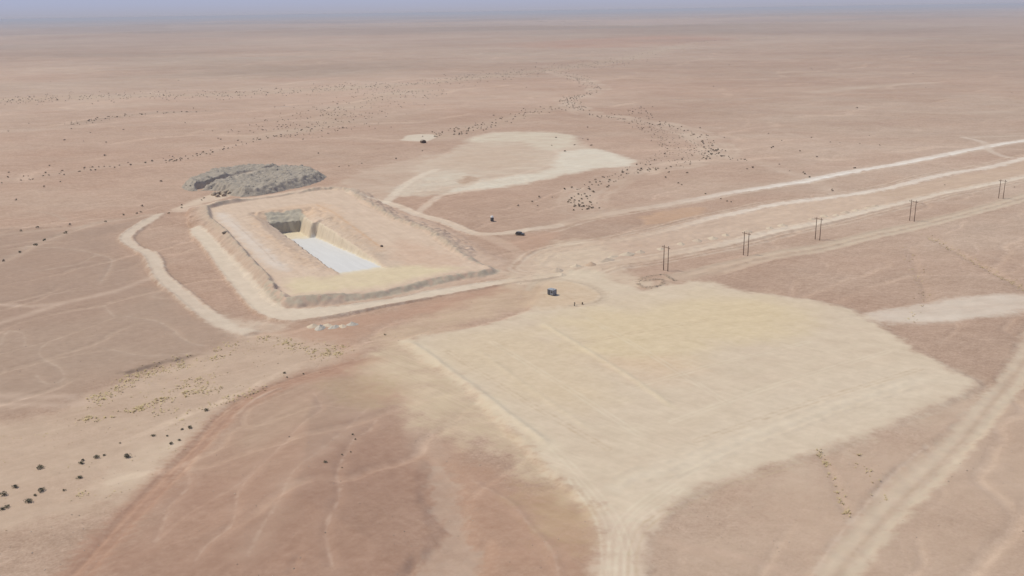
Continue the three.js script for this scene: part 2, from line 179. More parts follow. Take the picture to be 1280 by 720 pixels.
  p_midShrub: [[-49.7,-343.7,1.3],[-247.9,-561.2,2.4],[-259.1,-531.8,3],[-281.2,-543.8,2.8],[-288.2,-538,2],[-266.6,-553.6,2.4],[-262.8,-503,3.4],[-263.3,-514.3,3],[-263.2,-486.9,2.6],[-261.8,-466.8,2.4],[-245.4,-582.1,2.2],[-237.5,-584,2.2],[-236.8,-588.8,2],[-242.7,-607.2,2.2],[-217.9,-610.5,2.2],[-214.3,-599.8,2],[-216.6,-582.4,2.4],[-210.7,-634.9,2.2],[-209.6,-626.3,1.8],[-375.7,-753.3,2.6],[-370.1,-737.4,2.4],[-367.3,-741,2.2],[-356.4,-743.7,2.2],[-344,-709.7,2.2],[-345,-686.1,2.8],[-340.9,-636.9,2.2],[-340.8,-765.8,3],[-365.1,-843.5,3.4],[-310.8,-796.5,3],[-308.5,-805.1,2.8],[-395.3,-732.3,2.4],[-379.1,-720,2],[-406.9,-756.2,2.2],[-386.7,-739,2.2],[-390.4,-791.5,2.2],[-387,-706.6,2],[-289.6,-835.6,2],[-282.9,-834.9,2],[-279.5,-844.2,2],[-275.1,-848.7,2],[-272.2,-858.4,2.2],[-264,-878.2,2.4],[-262.5,-899.8,2.2],[-263.3,-922.7,2.2],[-256,-939.6,2.4],[-374.4,-723.1,1.6],[-351.6,-758.8,1.6],[-352.3,-771,1.6],[-326.5,-798.1,1.8],[-304.4,-837.1,1.6]],
  p_cenShrub: [[4.9,-590.3,2.2],[14,-602.8,2.2],[19.1,-616,2.4],[37.8,-643.6,2.6],[43.2,-649.3,2.4],[39.3,-575.1,2],[27.6,-615.3,1.6],[17.2,-589.4,1.4],[85.7,-709.6,3.2],[72.7,-679,2.6],[90.7,-720.3,2.2],[61.9,-670,2],[55.2,-651.3,2],[58.2,-660.5,1.8],[65.1,-673,2],[180.2,-876.5,3.6],[172.4,-810.1,3],[171.6,-796,3],[183,-823.5,2.6],[180.2,-804.5,2.6],[174.2,-839.7,2.4],[184.7,-910.8,2.6],[182.8,-929.4,2.4],[182.5,-961.8,2.4],[182.1,-996.4,2.4],[173.3,-1004.8,2.2],[171.4,-1034.9,2],[166.6,-1043.3,2],[114.8,-685.4,2.4],[120.6,-706.3,2.2],[120.1,-661.5,2],[121.2,-655,1.8],[119.3,-770.1,2.6],[133.4,-804.8,2.8],[140.2,-833.3,2],[112.4,-745.7,2],[108.6,-746.1,2],[183.4,-849,2.2],[164.8,-835.6,1.8],[193.5,-915.7,2],[191.5,-880.8,2],[131.3,-620.9,1.8],[137.7,-603.5,1.8],[140,-595.3,1.8],[142,-592.5,1.6],[181.6,-768,1.8],[186.4,-763.2,1.8],[219,-689.8,2.6],[220,-696.9,2],[218.3,-675.9,2.4],[212.8,-735.7,1.8],[212.1,-704.9,1.4],[219.7,-631,2],[218.3,-625.1,2],[286.9,-892.4,2],[293.6,-857.7,1.6],[346.3,-903,1.6],[317.8,-849.5,1.6],[331.3,-837.4,2],[302.1,-856.7,1.4],[-171.9,-840,2.4],[-97.8,-801.4,2.6],[-123.7,-777.7,1.8],[-78.7,-842.3,1.8],[-132.5,-765.9,1.6],[-139.8,-762.5,1.6],[-163.5,-756.7,1.2],[300.5,-639.2,1.4],[342,-626.4,1.2]],
  p_boulders: [[-207.5,-646.3],[-205.7,-647.7],[-204.3,-650.5],[-201.5,-648.8],[-200.6,-653.2],[-197.4,-650],[-197,-654.5],[-202.9,-640],[-199.2,-642.7]],
  p_spoilPale: [[-79.8,-355.7],[-76.8,-353.6],[-74.2,-356.5],[-71.2,-354.3],[-68.2,-355.2],[-64.6,-357]],
  p_car: [[4.9,-507.7]],
  p_cabin: [[17.5,-392.3]],
  p_tank: [[-11.3,-548.4]],
  p_hut: [[-82.9,-898.8]],
  p_post: [[26.2,-375.7]],
  p_drum: [[29.7,-377.7]],
  p_dot: [[-68.2,-477.9]],
  p_dot2: [[-158.9,-507.3]],
  scA: [[137,-988.2],[168.5,-1027.7],[182.6,-818.7],[169.4,-782.5],[124.2,-713.3],[123.8,-769.7],[104.7,-750.5],[72.6,-689.3],[54.1,-645.2],[45.4,-639.9],[73.3,-696.3],[107.5,-771.3],[130.8,-814.6],[134.2,-910.9]],
  scB: [[103.9,-1936.5],[147.8,-1782.4],[147.7,-1517.9],[130.8,-1429.9],[115.2,-1492.6],[101.2,-1749.8]],
  scC: [[77.7,-1384.3],[108.5,-1405.9],[96.8,-1281.7],[104.2,-1136.8],[111.5,-1066.9],[96.5,-1102.4],[77.7,-1219]],
  scD: [[120.3,-1152.9],[187.4,-1244.1],[179.4,-1143.9],[161.6,-985],[132.4,-954.9]],
  fence: [[13.3,-392.6],[16.1,-393]],
  rope1: [[14,-392.5],[14.5,-387.7],[17.2,-386.4]],
  rope2: [[22.4,-392.7],[24.9,-387.2],[27.2,-381.3],[29.4,-378.3],[30,-376.6],[28.8,-375],[24.7,-373.5]],
  ring: [[57.4,-410.3],[61.6,-411.4],[67,-413],[69.2,-410.9],[68.1,-405.8],[64.6,-402.1],[60,-399.9],[57.7,-403.8]],
  ring2: [[58.7,-414.2],[65.3,-419.2],[71.1,-420.2],[72.9,-413.4],[75,-410.6]],
  pileBack: [[-244.2,-687.2],[-247.2,-722.4],[-242.4,-736.8],[-236.6,-755.7],[-219.8,-770.4],[-199.4,-778.9],[-181.3,-766.6],[-186.9,-743.1],[-203.6,-722],[-216.4,-701.7],[-221.6,-675.4],[-230.2,-669.7]],
  pileFront: [[-200.7,-651.7],[-203.5,-690.3],[-195.3,-714],[-180.9,-731],[-175.6,-749.9],[-161.2,-748.5],[-148.1,-724.2],[-141,-712.5],[-147.7,-682],[-160,-663.7],[-171.7,-646.3],[-186.4,-638.7]],
  pileRoad: [[-223.2,-666],[-213.3,-691.2],[-201.6,-714.5],[-186,-739.1],[-179.4,-758.2]],
  g1: [[-137.8,-283.2],[-135.3,-289.8],[-133,-301],[-129.3,-309.9],[-122.6,-315],[-118.1,-318.9]],
  g2: [[-116.6,-282.4],[-112.9,-286.9],[-106,-290],[-98.7,-292.4]],
  g3: [[-109.6,-316.9],[-108.8,-326.8],[-106.8,-335.4]],
  g4: [[-99.1,-343.2],[-92.7,-340.1],[-85.7,-336.2],[-80.3,-332.4]],
  g5: [[-72.8,-325.1],[-68,-323.2],[-64.5,-328.2],[-62.1,-329.8]],
  g6: [[-134.4,-269.3],[-129.8,-270.3],[-122.8,-274.9],[-118.3,-277.9]],
  g7: [[-103.9,-275.5],[-96.4,-280.3],[-90,-285.3],[-83.4,-290.4]],
  g8: [[-114.3,-291],[-109.2,-295.7],[-106.5,-302.8]],
  g9: [[-122.2,-280],[-112.9,-275.8],[-104.3,-273]],
  g10: [[-79.1,-334.1],[-73.5,-328.6],[-71.5,-333.7]],
  g11: [[-115.2,-222.8],[-112.5,-221.4],[-109.9,-222.6]],
};

// ------------------------------------------------------------------ noise and small helpers
function rng(seed) { let a = seed >>> 0; return () => { a = (a + 0x6D2B79F5) | 0; let t = Math.imul(a ^ (a >>> 15), 1 | a); t = (t + Math.imul(t ^ (t >>> 7), 61 | t)) ^ t; return ((t ^ (t >>> 14)) >>> 0) / 4294967296; }; }
const PERM = new Uint8Array(512), GX = new Float32Array(256), GY = new Float32Array(256);
{ const r = rng(7); const p = [...Array(256).keys()]; for (let i = 255; i > 0; i--) { const j = Math.floor(r() * (i + 1)); [p[i], p[j]] = [p[j], p[i]]; } for (let i = 0; i < 512; i++) PERM[i] = p[i & 255]; for (let i = 0; i < 256; i++) { const a = r() * Math.PI * 2; GX[i] = Math.cos(a); GY[i] = Math.sin(a); } }
function pn(x, y) {
  const xi = Math.floor(x), yi = Math.floor(y), fx = x - xi, fy = y - yi, X = xi & 255, Y = yi & 255;
  const a = PERM[PERM[X] + Y], b = PERM[PERM[X + 1] + Y], c = PERM[PERM[X] + Y + 1], d = PERM[PERM[X + 1] + Y + 1];
  const u = fx * fx * fx * (fx * (fx * 6 - 15) + 10), v = fy * fy * fy * (fy * (fy * 6 - 15) + 10);
  const n0 = GX[a] * fx + GY[a] * fy, n1 = GX[b] * (fx - 1) + GY[b] * fy, n2 = GX[c] * fx + GY[c] * (fy - 1), n3 = GX[d] * (fx - 1) + GY[d] * (fy - 1);
  return (n0 + (n1 - n0) * u + (n2 + (n3 - n2) * u - n0 - (n1 - n0) * u) * v) * 1.5;
}
const fb2 = (x, y) => pn(x, y) * 0.66 + pn(x * 2.1 + 17, y * 2.1 - 9) * 0.34;
const fb3 = (x, y) => pn(x, y) * 0.56 + pn(x * 2.1 + 17, y * 2.1 - 9) * 0.29 + pn(x * 4.3 - 5, y * 4.3 + 31) * 0.15;
const ss = (a, b, x) => { const t = Math.min(1, Math.max(0, (x - a) / (b - a))); return t * t * (3 - 2 * t); };
const mixn = (a, b, t) => a + (b - a) * t;
const gauss = (d, w) => Math.exp(-(d * d) / (w * w));
function bounds(pts, m) { let a = 1e9, b = -1e9, c = 1e9, d = -1e9; for (const p of pts) { a = Math.min(a, p[0]); b = Math.max(b, p[0]); c = Math.min(c, p[1]); d = Math.max(d, p[1]); } return [a - m, b + m, c - m, d + m]; }
function sdPoly(P, x, y) {
  let d = 1e18, s = 1; const n = P.length;
  for (let i = 0, j = n - 1; i < n; j = i, i++) {
    const ex = P[j][0] - P[i][0], ey = P[j][1] - P[i][1], wx = x - P[i][0], wy = y - P[i][1];
    let t = (wx * ex + wy * ey) / (ex * ex + ey * ey); t = t < 0 ? 0 : t > 1 ? 1 : t;
    const bx = wx - ex * t, by = wy - ey * t, q = bx * bx + by * by; if (q < d) d = q;
    const c1 = y >= P[i][1], c2 = y < P[j][1], c3 = ex * wy > ey * wx;
    if ((c1 && c2 && c3) || (!c1 && !c2 && !c3)) s = -s;
  }
  return s * Math.sqrt(d);
}
const LN = { d: 0, side: 0, t: 0 };   // distance to a polyline, signed side, 0..1 along it
function dLine(P, x, y) {
  let d = 1e18, side = 1, tt = 0; const n = P.length - 1;
  for (let i = 0; i < n; i++) {
    const ex = P[i + 1][0] - P[i][0], ey = P[i + 1][1] - P[i][1], wx = x - P[i][0], wy = y - P[i][1];
    let t = (wx * ex + wy * ey) / (ex * ex + ey * ey); t = t < 0 ? 0 : t > 1 ? 1 : t;
    const bx = wx - ex * t, by = wy - ey * t, q = bx * bx + by * by;
    if (q < d) { d = q; side = ex * wy - ey * wx > 0 ? 1 : -1; tt = (i + t) / n; }
  }
  LN.d = Math.sqrt(d); LN.side = side; LN.t = tt; return LN.d;
}
// rounds a coarse polyline with Catmull-Rom points
function smooth(P, closed = false, k = 4) {
  const v = P.map(p => new THREE.Vector3(p[0], 0, p[1])); const c = new THREE.CatmullRomCurve3(v, closed, 'centripetal');
  return c.getPoints(P.length * k).map(q => [q.x, q.z]).slice(0, closed ? -1 : undefined);
}
for (const k of Object.keys(F)) if (!k.startsWith('p_') && !k.startsWith('sc') && F[k].length > 2) { const closed = F[k].length > 5 && CLOSED().has(k); F[k] = smooth(F[k], closed, closed ? 2 : 3); }
function CLOSED() { return new Set(['pad', 'spill', 'padYellow', 'padPink', 'padPale', 'padTan', 'padRoad', 'wash', 'washPale', 'greyLeft', 'hill', 'redPatch', 'redPatch2', 'tan1', 'tan2', 'gully', 'gullyHead', 'quarry', 'quarryOuter', 'whiteStrip', 'benchYellow', 'benchGrey', 'benchOrange', 'benchPink', 'clear', 'clearBright', 'clearBright2', 'clearBright3', 'clearPatch', 'hutPad', 'pipelineStrip', 'roadE', 'roadF', 'haulOuter', 'haulInner', 'yard', 'farStrip', 'rightPale', 'redBand', 'pileBack', 'pileFront', 'ring', 'yardFloor', 'spillTop', 'junction', 'lbSlope', 'leftPlain', 'rightPlain', 'hillTop', 'clearTan', 'clearLeft', 'stripBC', 'fan', 'pile', 'orangeP', 'pinkP']); }

// ------------------------------------------------------------------ the box cut: a ramp sunk into the quarry bench
const PIT = { mx: -70.5, mz: -433, dx: -0.425, dz: -0.905, end: 151, deep: 12.5 };
const BENCH = 2.2;
function pitST(x, z) { const ax = x - PIT.mx, az = z - PIT.mz; return [ax * PIT.dx + az * PIT.dz, ax * -PIT.dz + az * PIT.dx]; }   // s along the ramp, t to its right
function pitPlan(s) {   // depth, left lip, left crest, right wall foot offset
  const depth = PIT.deep * Math.min(1, Math.max(0, (s + 6) / 146)), w = 0.8 * pn(s / 17, 3.3) + 0.5 * pn(s / 4.4, 8.1) + 0.25 * pn(s / 1.8, 1.1);
  return { depth, lip: 13 + s * 0.016 + w, crest: 24.6 - 5 * ss(40, 0, s) + 1.2 * pn(s / 15, 6.6), right: 10.3 - 3.6 * ss(126.2, 127.6, s) + w + 0.25 * pn(s / 1.6, 2.2), batter: 0.3 };
}
function pitHeight(x, z, h) {
  const [s, t] = pitST(x, z);
  if (s < -12 || s > 182 || t > 26 || t < -34) return h;
  const p = pitPlan(s); let wall;
  if (t > 0) { const foot = p.right - p.depth * p.batter; wall = (t - foot) / p.batter; const lipR = p.depth * 0.74; if (wall > lipR) wall = lipR + Math.max(0, t - foot - lipR * p.batter) * 0.3 * (1 + 0.5 * pn(s / 7, t / 5)) + 0.3 * pn(x / 3.1, z / 3.1); }
  else if (-t > p.lip) wall = p.depth * (0.62 + 0.38 * Math.min(1, (-t - p.lip) / (p.crest - p.lip))) + 0.18 * pn(x / 2.6, z / 2.6);
  else wall = Math.min(p.depth * 0.62, (-t - p.lip) / 0.12 + p.depth * 0.62);
  // far end: steep lower face, then a bowl-shaped bench above it
  const e = PIT.end + 1.0 * pn(t / 5, 1.7) + 0.4 * pn(t / 1.7, 4) + Math.max(0, 60 - (t + 5) * (t + 5)) * 0.03;
  let back = (s - e) / 0.1; if (back > 6.6) back = 6.6 + (s - e - 0.66) / 2.1 + 0.5 * pn(x / 2.4, z / 2.4);
  const up = Math.max(0, wall, back);
  return Math.min(h, BENCH - p.depth + up + (up > 0.4 ? pn(x / 1.8, z / 1.8) * 0.3 + pn(x / 4.4, z / 4.4) * 0.4 : 0));
}

// ------------------------------------------------------------------ runnels: water routed downhill over a rough slope, kept where enough of it gathers
const RUN = [];   // [ax, az, bx, bz, width, strength]
function drainage(r, cell, tx, tz, thr, seed) {
  const nx = Math.floor((r.x1 - r.x0) / cell), nz = Math.floor((r.z1 - r.z0) / cell), N = nx * nz, H = new Float32Array(N), rnd = rng(seed), px = new Float32Array(N), pz = new Float32Array(N);
  for (let k = 0; k < N; k++) { const x = r.x0 + (k % nx) * cell, z = r.z0 + ((k / nx) | 0) * cell, w = cell / 2.4; H[k] = -(x * tx + z * tz) + w * (2.2 * fb3(x / (95 * w) + seed, z / (80 * w)) + 0.8 * fb2(x / (15 * w), z / (15 * w) + seed)) + rnd() * 0.1 * w; px[k] = x + (rnd() - 0.5) * cell * 0.9; pz[k] = z + (rnd() - 0.5) * cell * 0.9; }
  const heap = [], seen = new Uint8Array(N), order = [];
  const push = k => { heap.push(k); let i = heap.length - 1; while (i > 0) { const p = (i - 1) >> 1; if (H[heap[p]] <= H[heap[i]]) break; [heap[p], heap[i]] = [heap[i], heap[p]]; i = p; } };
  const pop = () => { const o = heap[0], l = heap.pop(); if (heap.length) { heap[0] = l; let i = 0; for (;;) { let a = 2 * i + 1; if (a >= heap.length) break; if (a + 1 < heap.length && H[heap[a + 1]] < H[heap[a]]) a++; if (H[heap[i]] <= H[heap[a]]) break; [heap[i], heap[a]] = [heap[a], heap[i]]; i = a; } } return o; };
  const nb = [-1, 1, -nx, nx, -nx - 1, -nx + 1, nx - 1, nx + 1], rec = new Int32Array(N).fill(-1), acc = new Float32Array(N).fill(1);
  for (let k = 0; k < N; k++) { const i = k % nx, j = (k / nx) | 0; if (i === 0 || j === 0 || i === nx - 1 || j === nz - 1) { seen[k] = 1; push(k); } }
  while (heap.length) { const c = pop(); order.push(c); const i = c % nx, j = (c / nx) | 0; for (const d of nb) { const n = c + d, ni = n % nx, nj = (n / nx) | 0; if (n < 0 || n >= N || Math.abs(ni - i) > 1 || Math.abs(nj - j) > 1 || seen[n]) continue; seen[n] = 1; if (H[n] <= H[c]) H[n] = H[c] + 1e-4; push(n); } }
  for (const c of order) { const i = c % nx, j = (c / nx) | 0; if (i === 0 || j === 0 || i === nx - 1 || j === nz - 1) continue; let best = 0; for (let q = 0; q < 8; q++) { const g = (H[c] - H[c + nb[q]]) / (q < 4 ? 1 : 1.414); if (g > best) { best = g; rec[c] = c + nb[q]; } } }
  for (let q = N - 1; q >= 0; q--) { const c = order[q]; if (rec[c] >= 0) acc[rec[c]] += acc[c]; }
  const up = new Int32Array(N).fill(-1); for (let k = 0; k < N; k++) { const d = rec[k]; if (d >= 0 && (up[d] < 0 || acc[k] > acc[up[d]])) up[d] = k; }
  for (let it = 0; it < 3; it++) { const ax = px.slice(), az = pz.slice(); for (let k = 0; k < N; k++) if (acc[k] > thr * 0.5 && rec[k] >= 0 && up[k] >= 0) { px[k] = ax[k] * 0.5 + (ax[rec[k]] + ax[up[k]]) * 0.25; pz[k] = az[k] * 0.5 + (az[rec[k]] + az[up[k]]) * 0.25; } }
  for (let k = 0; k < N; k++) if (acc[k] > thr && rec[k] >= 0) { const d = rec[k], w = Math.min(cell * 1.2, 0.036 * Math.sqrt(acc[k]) * cell); RUN.push([px[k], pz[k], px[d], pz[d], w, Math.min(1, 0.22 + 0.34 * Math.log10(acc[k] / thr))]); }
}
// water runs to the south-west over the near ground and out of the hills beyond it
drainage({ x0: -430, x1: 430, z0: -710, z1: -120 }, 2.4, -0.075, 0.085, 24, 3.7); drainage({ x0: -2100, x1: 2100, z0: -3400, z1: -700 }, 8, -0.05, 0.035, 30, 9.2);
console.log('runnels', RUN.length);
function paintRunnels(t) {
  const { x0, z0, step, nx, nz, rgb } = t, A = new Float32Array(nx * nz);
  for (const [ax, az, bx, bz, w, s] of RUN) {
    if (w < step * 0.2) continue; const soft = Math.max(0.35 * w, step * 0.6), m = w / 2 + soft, thin = Math.min(1, (w + soft) / (step * 1.4)) * s;
    const i0 = Math.max(0, Math.floor((Math.min(ax, bx) - m - x0) / step)), i1 = Math.min(nx - 1, Math.ceil((Math.max(ax, bx) + m - x0) / step)), j0 = Math.max(0, Math.floor((Math.min(az, bz) - m - z0) / step)), j1 = Math.min(nz - 1, Math.ceil((Math.max(az, bz) + m - z0) / step));
    const ex = bx - ax, ez = bz - az, l = ex * ex + ez * ez || 1;
    for (let j = j0; j <= j1; j++) for (let i = i0; i <= i1; i++) { const x = x0 + (i + 0.5) * step, z = z0 + (j + 0.5) * step; let q = ((x - ax) * ex + (z - az) * ez) / l; q = q < 0 ? 0 : q > 1 ? 1 : q; const d = Math.hypot(x - ax - ex * q, z - az - ez * q), v = ss(w / 2 + soft, w / 2 - soft * 0.4, d) * thin; if (v > A[j * nx + i]) A[j * nx + i] = v; }
  }
  for (let k = 0; k < A.length; k++) if (A[k] > 0) { const x = x0 + (k % nx + 0.5) * step, z = z0 + (((k / nx) | 0) + 0.5) * step, v = A[k] * ss(-0.45, 0.25, pn(x / 55 + 3, z / 55)) * (0.75 + 0.5 * pn(x / 3, z / 3)); rgb[k * 3] += 15 * v; rgb[k * 3 + 1] += 15 * v; rgb[k * 3 + 2] += 14 * v; }
}
function carveRunnels(g) {
  const { x0, z0, step, nx, nz, h } = g, C = new Float32Array(nx * nz);
  for (const [ax, az, bx, bz, w, s] of RUN) {
    const m = Math.max(w, step) * 1.2, i0 = Math.max(0, Math.floor((Math.min(ax, bx) - m - x0) / step)), i1 = Math.min(nx - 1, Math.ceil((Math.max(ax, bx) + m - x0) / step)), j0 = Math.max(0, Math.floor((Math.min(az, bz) - m - z0) / step)), j1 = Math.min(nz - 1, Math.ceil((Math.max(az, bz) + m - z0) / step));
    const ex = bx - ax, ez = bz - az, l = ex * ex + ez * ez || 1;
    for (let j = j0; j <= j1; j++) for (let i = i0; i <= i1; i++) { const x = x0 + i * step, z = z0 + j * step; let q = ((x - ax) * ex + (z - az) * ez) / l; q = q < 0 ? 0 : q > 1 ? 1 : q; const d = Math.hypot(x - ax - ex * q, z - az - ez * q), v = gauss(d, m * 0.6) * Math.min(0.5, w * 0.2) * s; if (v > C[j * nx + i]) C[j * nx + i] = v; }
  }
  for (let k = 0; k < C.length; k++) h[k] -= C[k] * ss(-0.5, 0.2, pn((x0 + (k % nx) * step) / 55 + 3, (z0 + ((k / nx) | 0) * step) / 55));
}
// ------------------------------------------------------------------ heights
function baseHeight(x, z) {
  const D = Math.hypot(x, z + 420);
  let h = 0.95 * fb2(x / 75 + 3, z / 75) + 0.28 * pn(x / 21, z / 21 + 5) + 0.06 * pn(x / 6, z / 6) + 0.035 * pn(x / 2.3, z / 2.3);
  const m = ss(420, 1600, D); if (m > 0) h += m * (7 * fb3(x / 620 + 9.1, z / 480) + 3 * fb2(x / 130, z / 130));
  const f = ss(2500, 9000, D); if (f > 0) h += f * 38 * fb3(x / 3600 + 2.7, z / 2600);
  const r = ss(20000, 38000, D); if (r > 0) h += r * 40 * Math.max(0, fb2(x / 9000 + 1.3, z / 5200 + 4) + 0.15);
  return h;
}
// height features: poly = pull to a level, line = ridge or ditch, bank = a step on one side
const HF = [];
const hPoly = (k, level, soft, rough = 0.1, warp = 0.8) => HF.push({ k: 'p', P: F[k], level, soft, rough, warp, B: bounds(F[k], soft + 3) });
const hLine = (k, dh, w, lump = 0, off = 0) => HF.push({ k: 'l', P: F[k], dh, w, lump, off, B: bounds(F[k], w * 3 + Math.abs(off) + 2) });
const hBank = (k, dh, decay, low) => HF.push({ k: 'b', P: F[k], dh, decay, low, B: bounds(F[k], decay * 4) });
hPoly('wash', -0.4, 9, 0.1, 2);
HF.push({ k: 'm', P: F.hill, rise: 4, run: 48, B: bounds(F.hill, 0) });
hPoly('gully', -0.4, 4, 0.12, 1.5);
hPoly('clear', 0.1, 4, 0.25);
for (const [k, d, w] of [['rill1', -0.2, 1.2], ['rill2', -0.18, 1.2], ['rill3', -0.14, 2], ['rill4', -0.24, 1.3], ['rill5', -0.12, 1.2], ['rill6', -0.25, 0.8], ['rill7', 0.25, 1.2], ['rill8', -0.25, 0.8], ['ch1', -0.25, 1.4], ['ch2', -0.15, 1.4], ['ch3', -0.25, 1.4], ['ch4', -0.2, 1.4], ['ch5', -0.12, 1.4], ['ch6', -0.12, 1.4], ['darkL', 0.7, 2.2], ['lineShrub', -0.4, 2.5], ['vegR', -0.5, 2.2], ['vegR2', -0.4, 2], ['vegR3', -0.3, 1.2]]) hLine(k, d, w, 0.4);
hLine('trackL', -0.35, 3.2, 0.1); hLine('trackLa', -0.3, 0.7, 0.2); hLine('trackLb', -0.25, 0.7, 0.2); hLine('trackLe', 0.35, 1.2, 0.4);
hBank('bank', 0.8, 14, 1);
hPoly('pad', 0.4, 3, 0.05); hPoly('padRoad', 0.3, 2, 0.06);
hLine('ridgeW', 0.6, 1.5, 0.15); hLine('ridgeIn', 0.3, 1.1, 0.3); hLine('ridgeIn2', 0.15, 1.1, 0.4); hLine('ridgeBot', 0.22, 1.6, 0.5); hLine('ridgeBot', 0.15, 0.9, 0.9, 3.5); hLine('ridgeBot', 0.12, 0.9, 0.9, -4);
hPoly('pipelineStrip', 0.1, 3, 0.3);
for (const k of ['roadA', 'roadB', 'roadC', 'roadD1', 'roadD2', 'trackQ']) { hLine(k, 0.3, 0.9, 0.5, 3.2); hLine(k, 0.3, 0.9, 0.5, -3.2); }
for (const [k, o] of [['roadB', 9], ['roadC', -8]]) hLine(k, 0.4, 1.1, 0.9, o);
hPoly('roadF', -0.25, 2, 0.2); hPoly('roadE', 0.1, 3, 0.1);
hPoly('haulOuter', 0.45, 1.8, 0.06); hPoly('quarryOuter', 0.35, 4, 0.25); hPoly('haulInner', 0.6, 1.4, 0.06);
F.haulInnerRim = [...F.haulInner, F.haulInner[0]]; F.haulOuterRim = F.haulOuter.slice(2, 28); F.haulOuterRim2 = F.haulOuter.slice(37, 58); for (const k of ['haulInnerRim', 'haulOuterRim', 'haulOuterRim2']) hLine(k, 0.4, 0.7, 0.5);
hBank('stepLine', 0.7, 8, -1);
hLine('ring', 0.5, 0.9, 0.7); hLine('ring2', 0.4, 0.9, 0.8); hLine('loop', 0.15, 1, 0.3, 2.5);
function featureHeights(g) {   // g: {x0,z0,step,nx,nz,h}
  const { x0, z0, step, nx, nz, h } = g;
  for (const f of HF) {
    const i0 = Math.max(0, Math.floor((f.B[0] - x0) / step)), i1 = Math.min(nx - 1, Math.ceil((f.B[1] - x0) / step));
    const j0 = Math.max(0, Math.floor((f.B[2] - z0) / step)), j1 = Math.min(nz - 1, Math.ceil((f.B[3] - z0) / step));
    for (let j = j0; j <= j1; j++) for (let i = i0; i <= i1; i++) {
      const x = x0 + i * step, z = z0 + j * step, k = j * nx + i;
      if (f.k === 'm') { const d = -sdPoly(f.P, x, z); if (d > 0) h[k] += f.rise * ss(0, f.run, d); }
      else if (f.k === 'p') {
        const d = sdPoly(f.P, x, z) + f.warp * pn(x / 5, z / 5), m = ss(f.soft, -f.soft * 0.2, d);
        if (m > 0) h[k] = mixn(h[k], f.level + f.rough * (pn(x / 4, z / 4) + 0.6 * pn(x / 13, z / 13)) * (f.rough > 0.2 ? 1 : 1), m);
      } else if (f.k === 'l') {
        dLine(f.P, x, z); const d = LN.d * LN.side - f.off; if (Math.abs(d) > f.w * 3) continue;
        const w = f.w * (1 + 0.3 * pn(x / 5, z / 5 + 3)), e = ss(0, 0.05, LN.t) * ss(1, 0.95, LN.t);
        h[k] += f.dh * gauss(d, w) * e * (1 + f.lump * 1.4 * pn(x / 3.1, z / 3.1));
      } else {
        dLine(f.P, x, z); const d = LN.d + 0.9 * pn(x / 3.7, z / 3.7) + 0.5 * pn(x / 1.6, z / 1.6), e = ss(0, 0.2, LN.t) * ss(1, 0.8, LN.t);
        if (LN.side * f.low > 0 && d < f.decay * 4) h[k] -= f.dh * e * (0.6 + 0.7 * (0.5 + pn(x / 7, z / 7))) * ss(0, 1.6, d) * Math.exp(-Math.max(0, d - 1) / f.decay);
      }
    }
  }
  quarryHeights(g);
}
function quarryHeights(g) {
  const { x0, z0, step, nx, nz, h } = g, Q = F.quarry, B = bounds(Q, 16);
  const i0 = Math.max(0, Math.floor((B[0] - x0) / step)), i1 = Math.min(nx - 1, Math.ceil((B[1] - x0) / step));
  const j0 = Math.max(0, Math.floor((B[2] - z0) / step)), j1 = Math.min(nz - 1, Math.ceil((B[3] - z0) / step));
  for (let j = j0; j <= j1; j++) for (let i = i0; i <= i1; i++) {
    const x = x0 + i * step, z = z0 + j * step, k = j * nx + i;
    const [s, t] = pitST(x, z), left = ss(-10, -30, t), rag = 1 - 0.65 * left * ss(-20, 10, s);
    const d = sdPoly(Q, x, z) + rag * (1.6 * pn(x / 11, z / 11) + 0.9 * pn(x / 5.1, z / 5.1) + 0.35 * pn(x / 2.3, z / 2.3));
    if (d > 14) continue;
    let hh = mixn(h[k], BENCH + 0.12 * pn(x / 5, z / 5), ss(2, -1, d));
    // the berm round the bench: none where the ramp bench opens on the near side
    const near = ss(20, -10, s + Math.max(0, -t) * 0.35 + 4), right = ss(10, 30, t), far = ss(120, 160, s);
    const tall = Math.max(0.15 + 0.35 * (1 - near), 2.8 * left * (1 - near * 0.3), 1.7 * right * (1 - near * 0.8), 0.9 * far);
    const top = tall * (1 + 0.35 * pn(x / 9, z / 9) + (0.15 + 0.3 * right) * pn(x / 2.6, z / 2.6 + 9));
    const dd = d - 1.7;   // crest just outside the edge
    let berm;
    if (dd < 0) berm = BENCH + top * Math.max(0, 1 + dd / 2.4);
    else berm = (BENCH + top) - dd * mixn(mixn(0.62, 0.66, left * (1 - near)), 0.28, Math.max(right, far) * (1 - near)) * (1 + 0.15 * pn(x / 5, z / 5));
    if (d > -2) hh = Math.max(hh, Math.min(berm, BENCH + top)) + (Math.abs(dd) < 6 ? (0.07 + 0.09 * Math.max(near, right)) * (pn(x / 1.7, z / 1.7) + 1.2 * pn(x / 4.5, z / 4.5)) : 0);
    h[k] = d > 13 ? mixn(hh, h[k], d - 13) : hh;
    if (d < 1) h[k] = pitHeight(x, z, h[k]);
  }
}

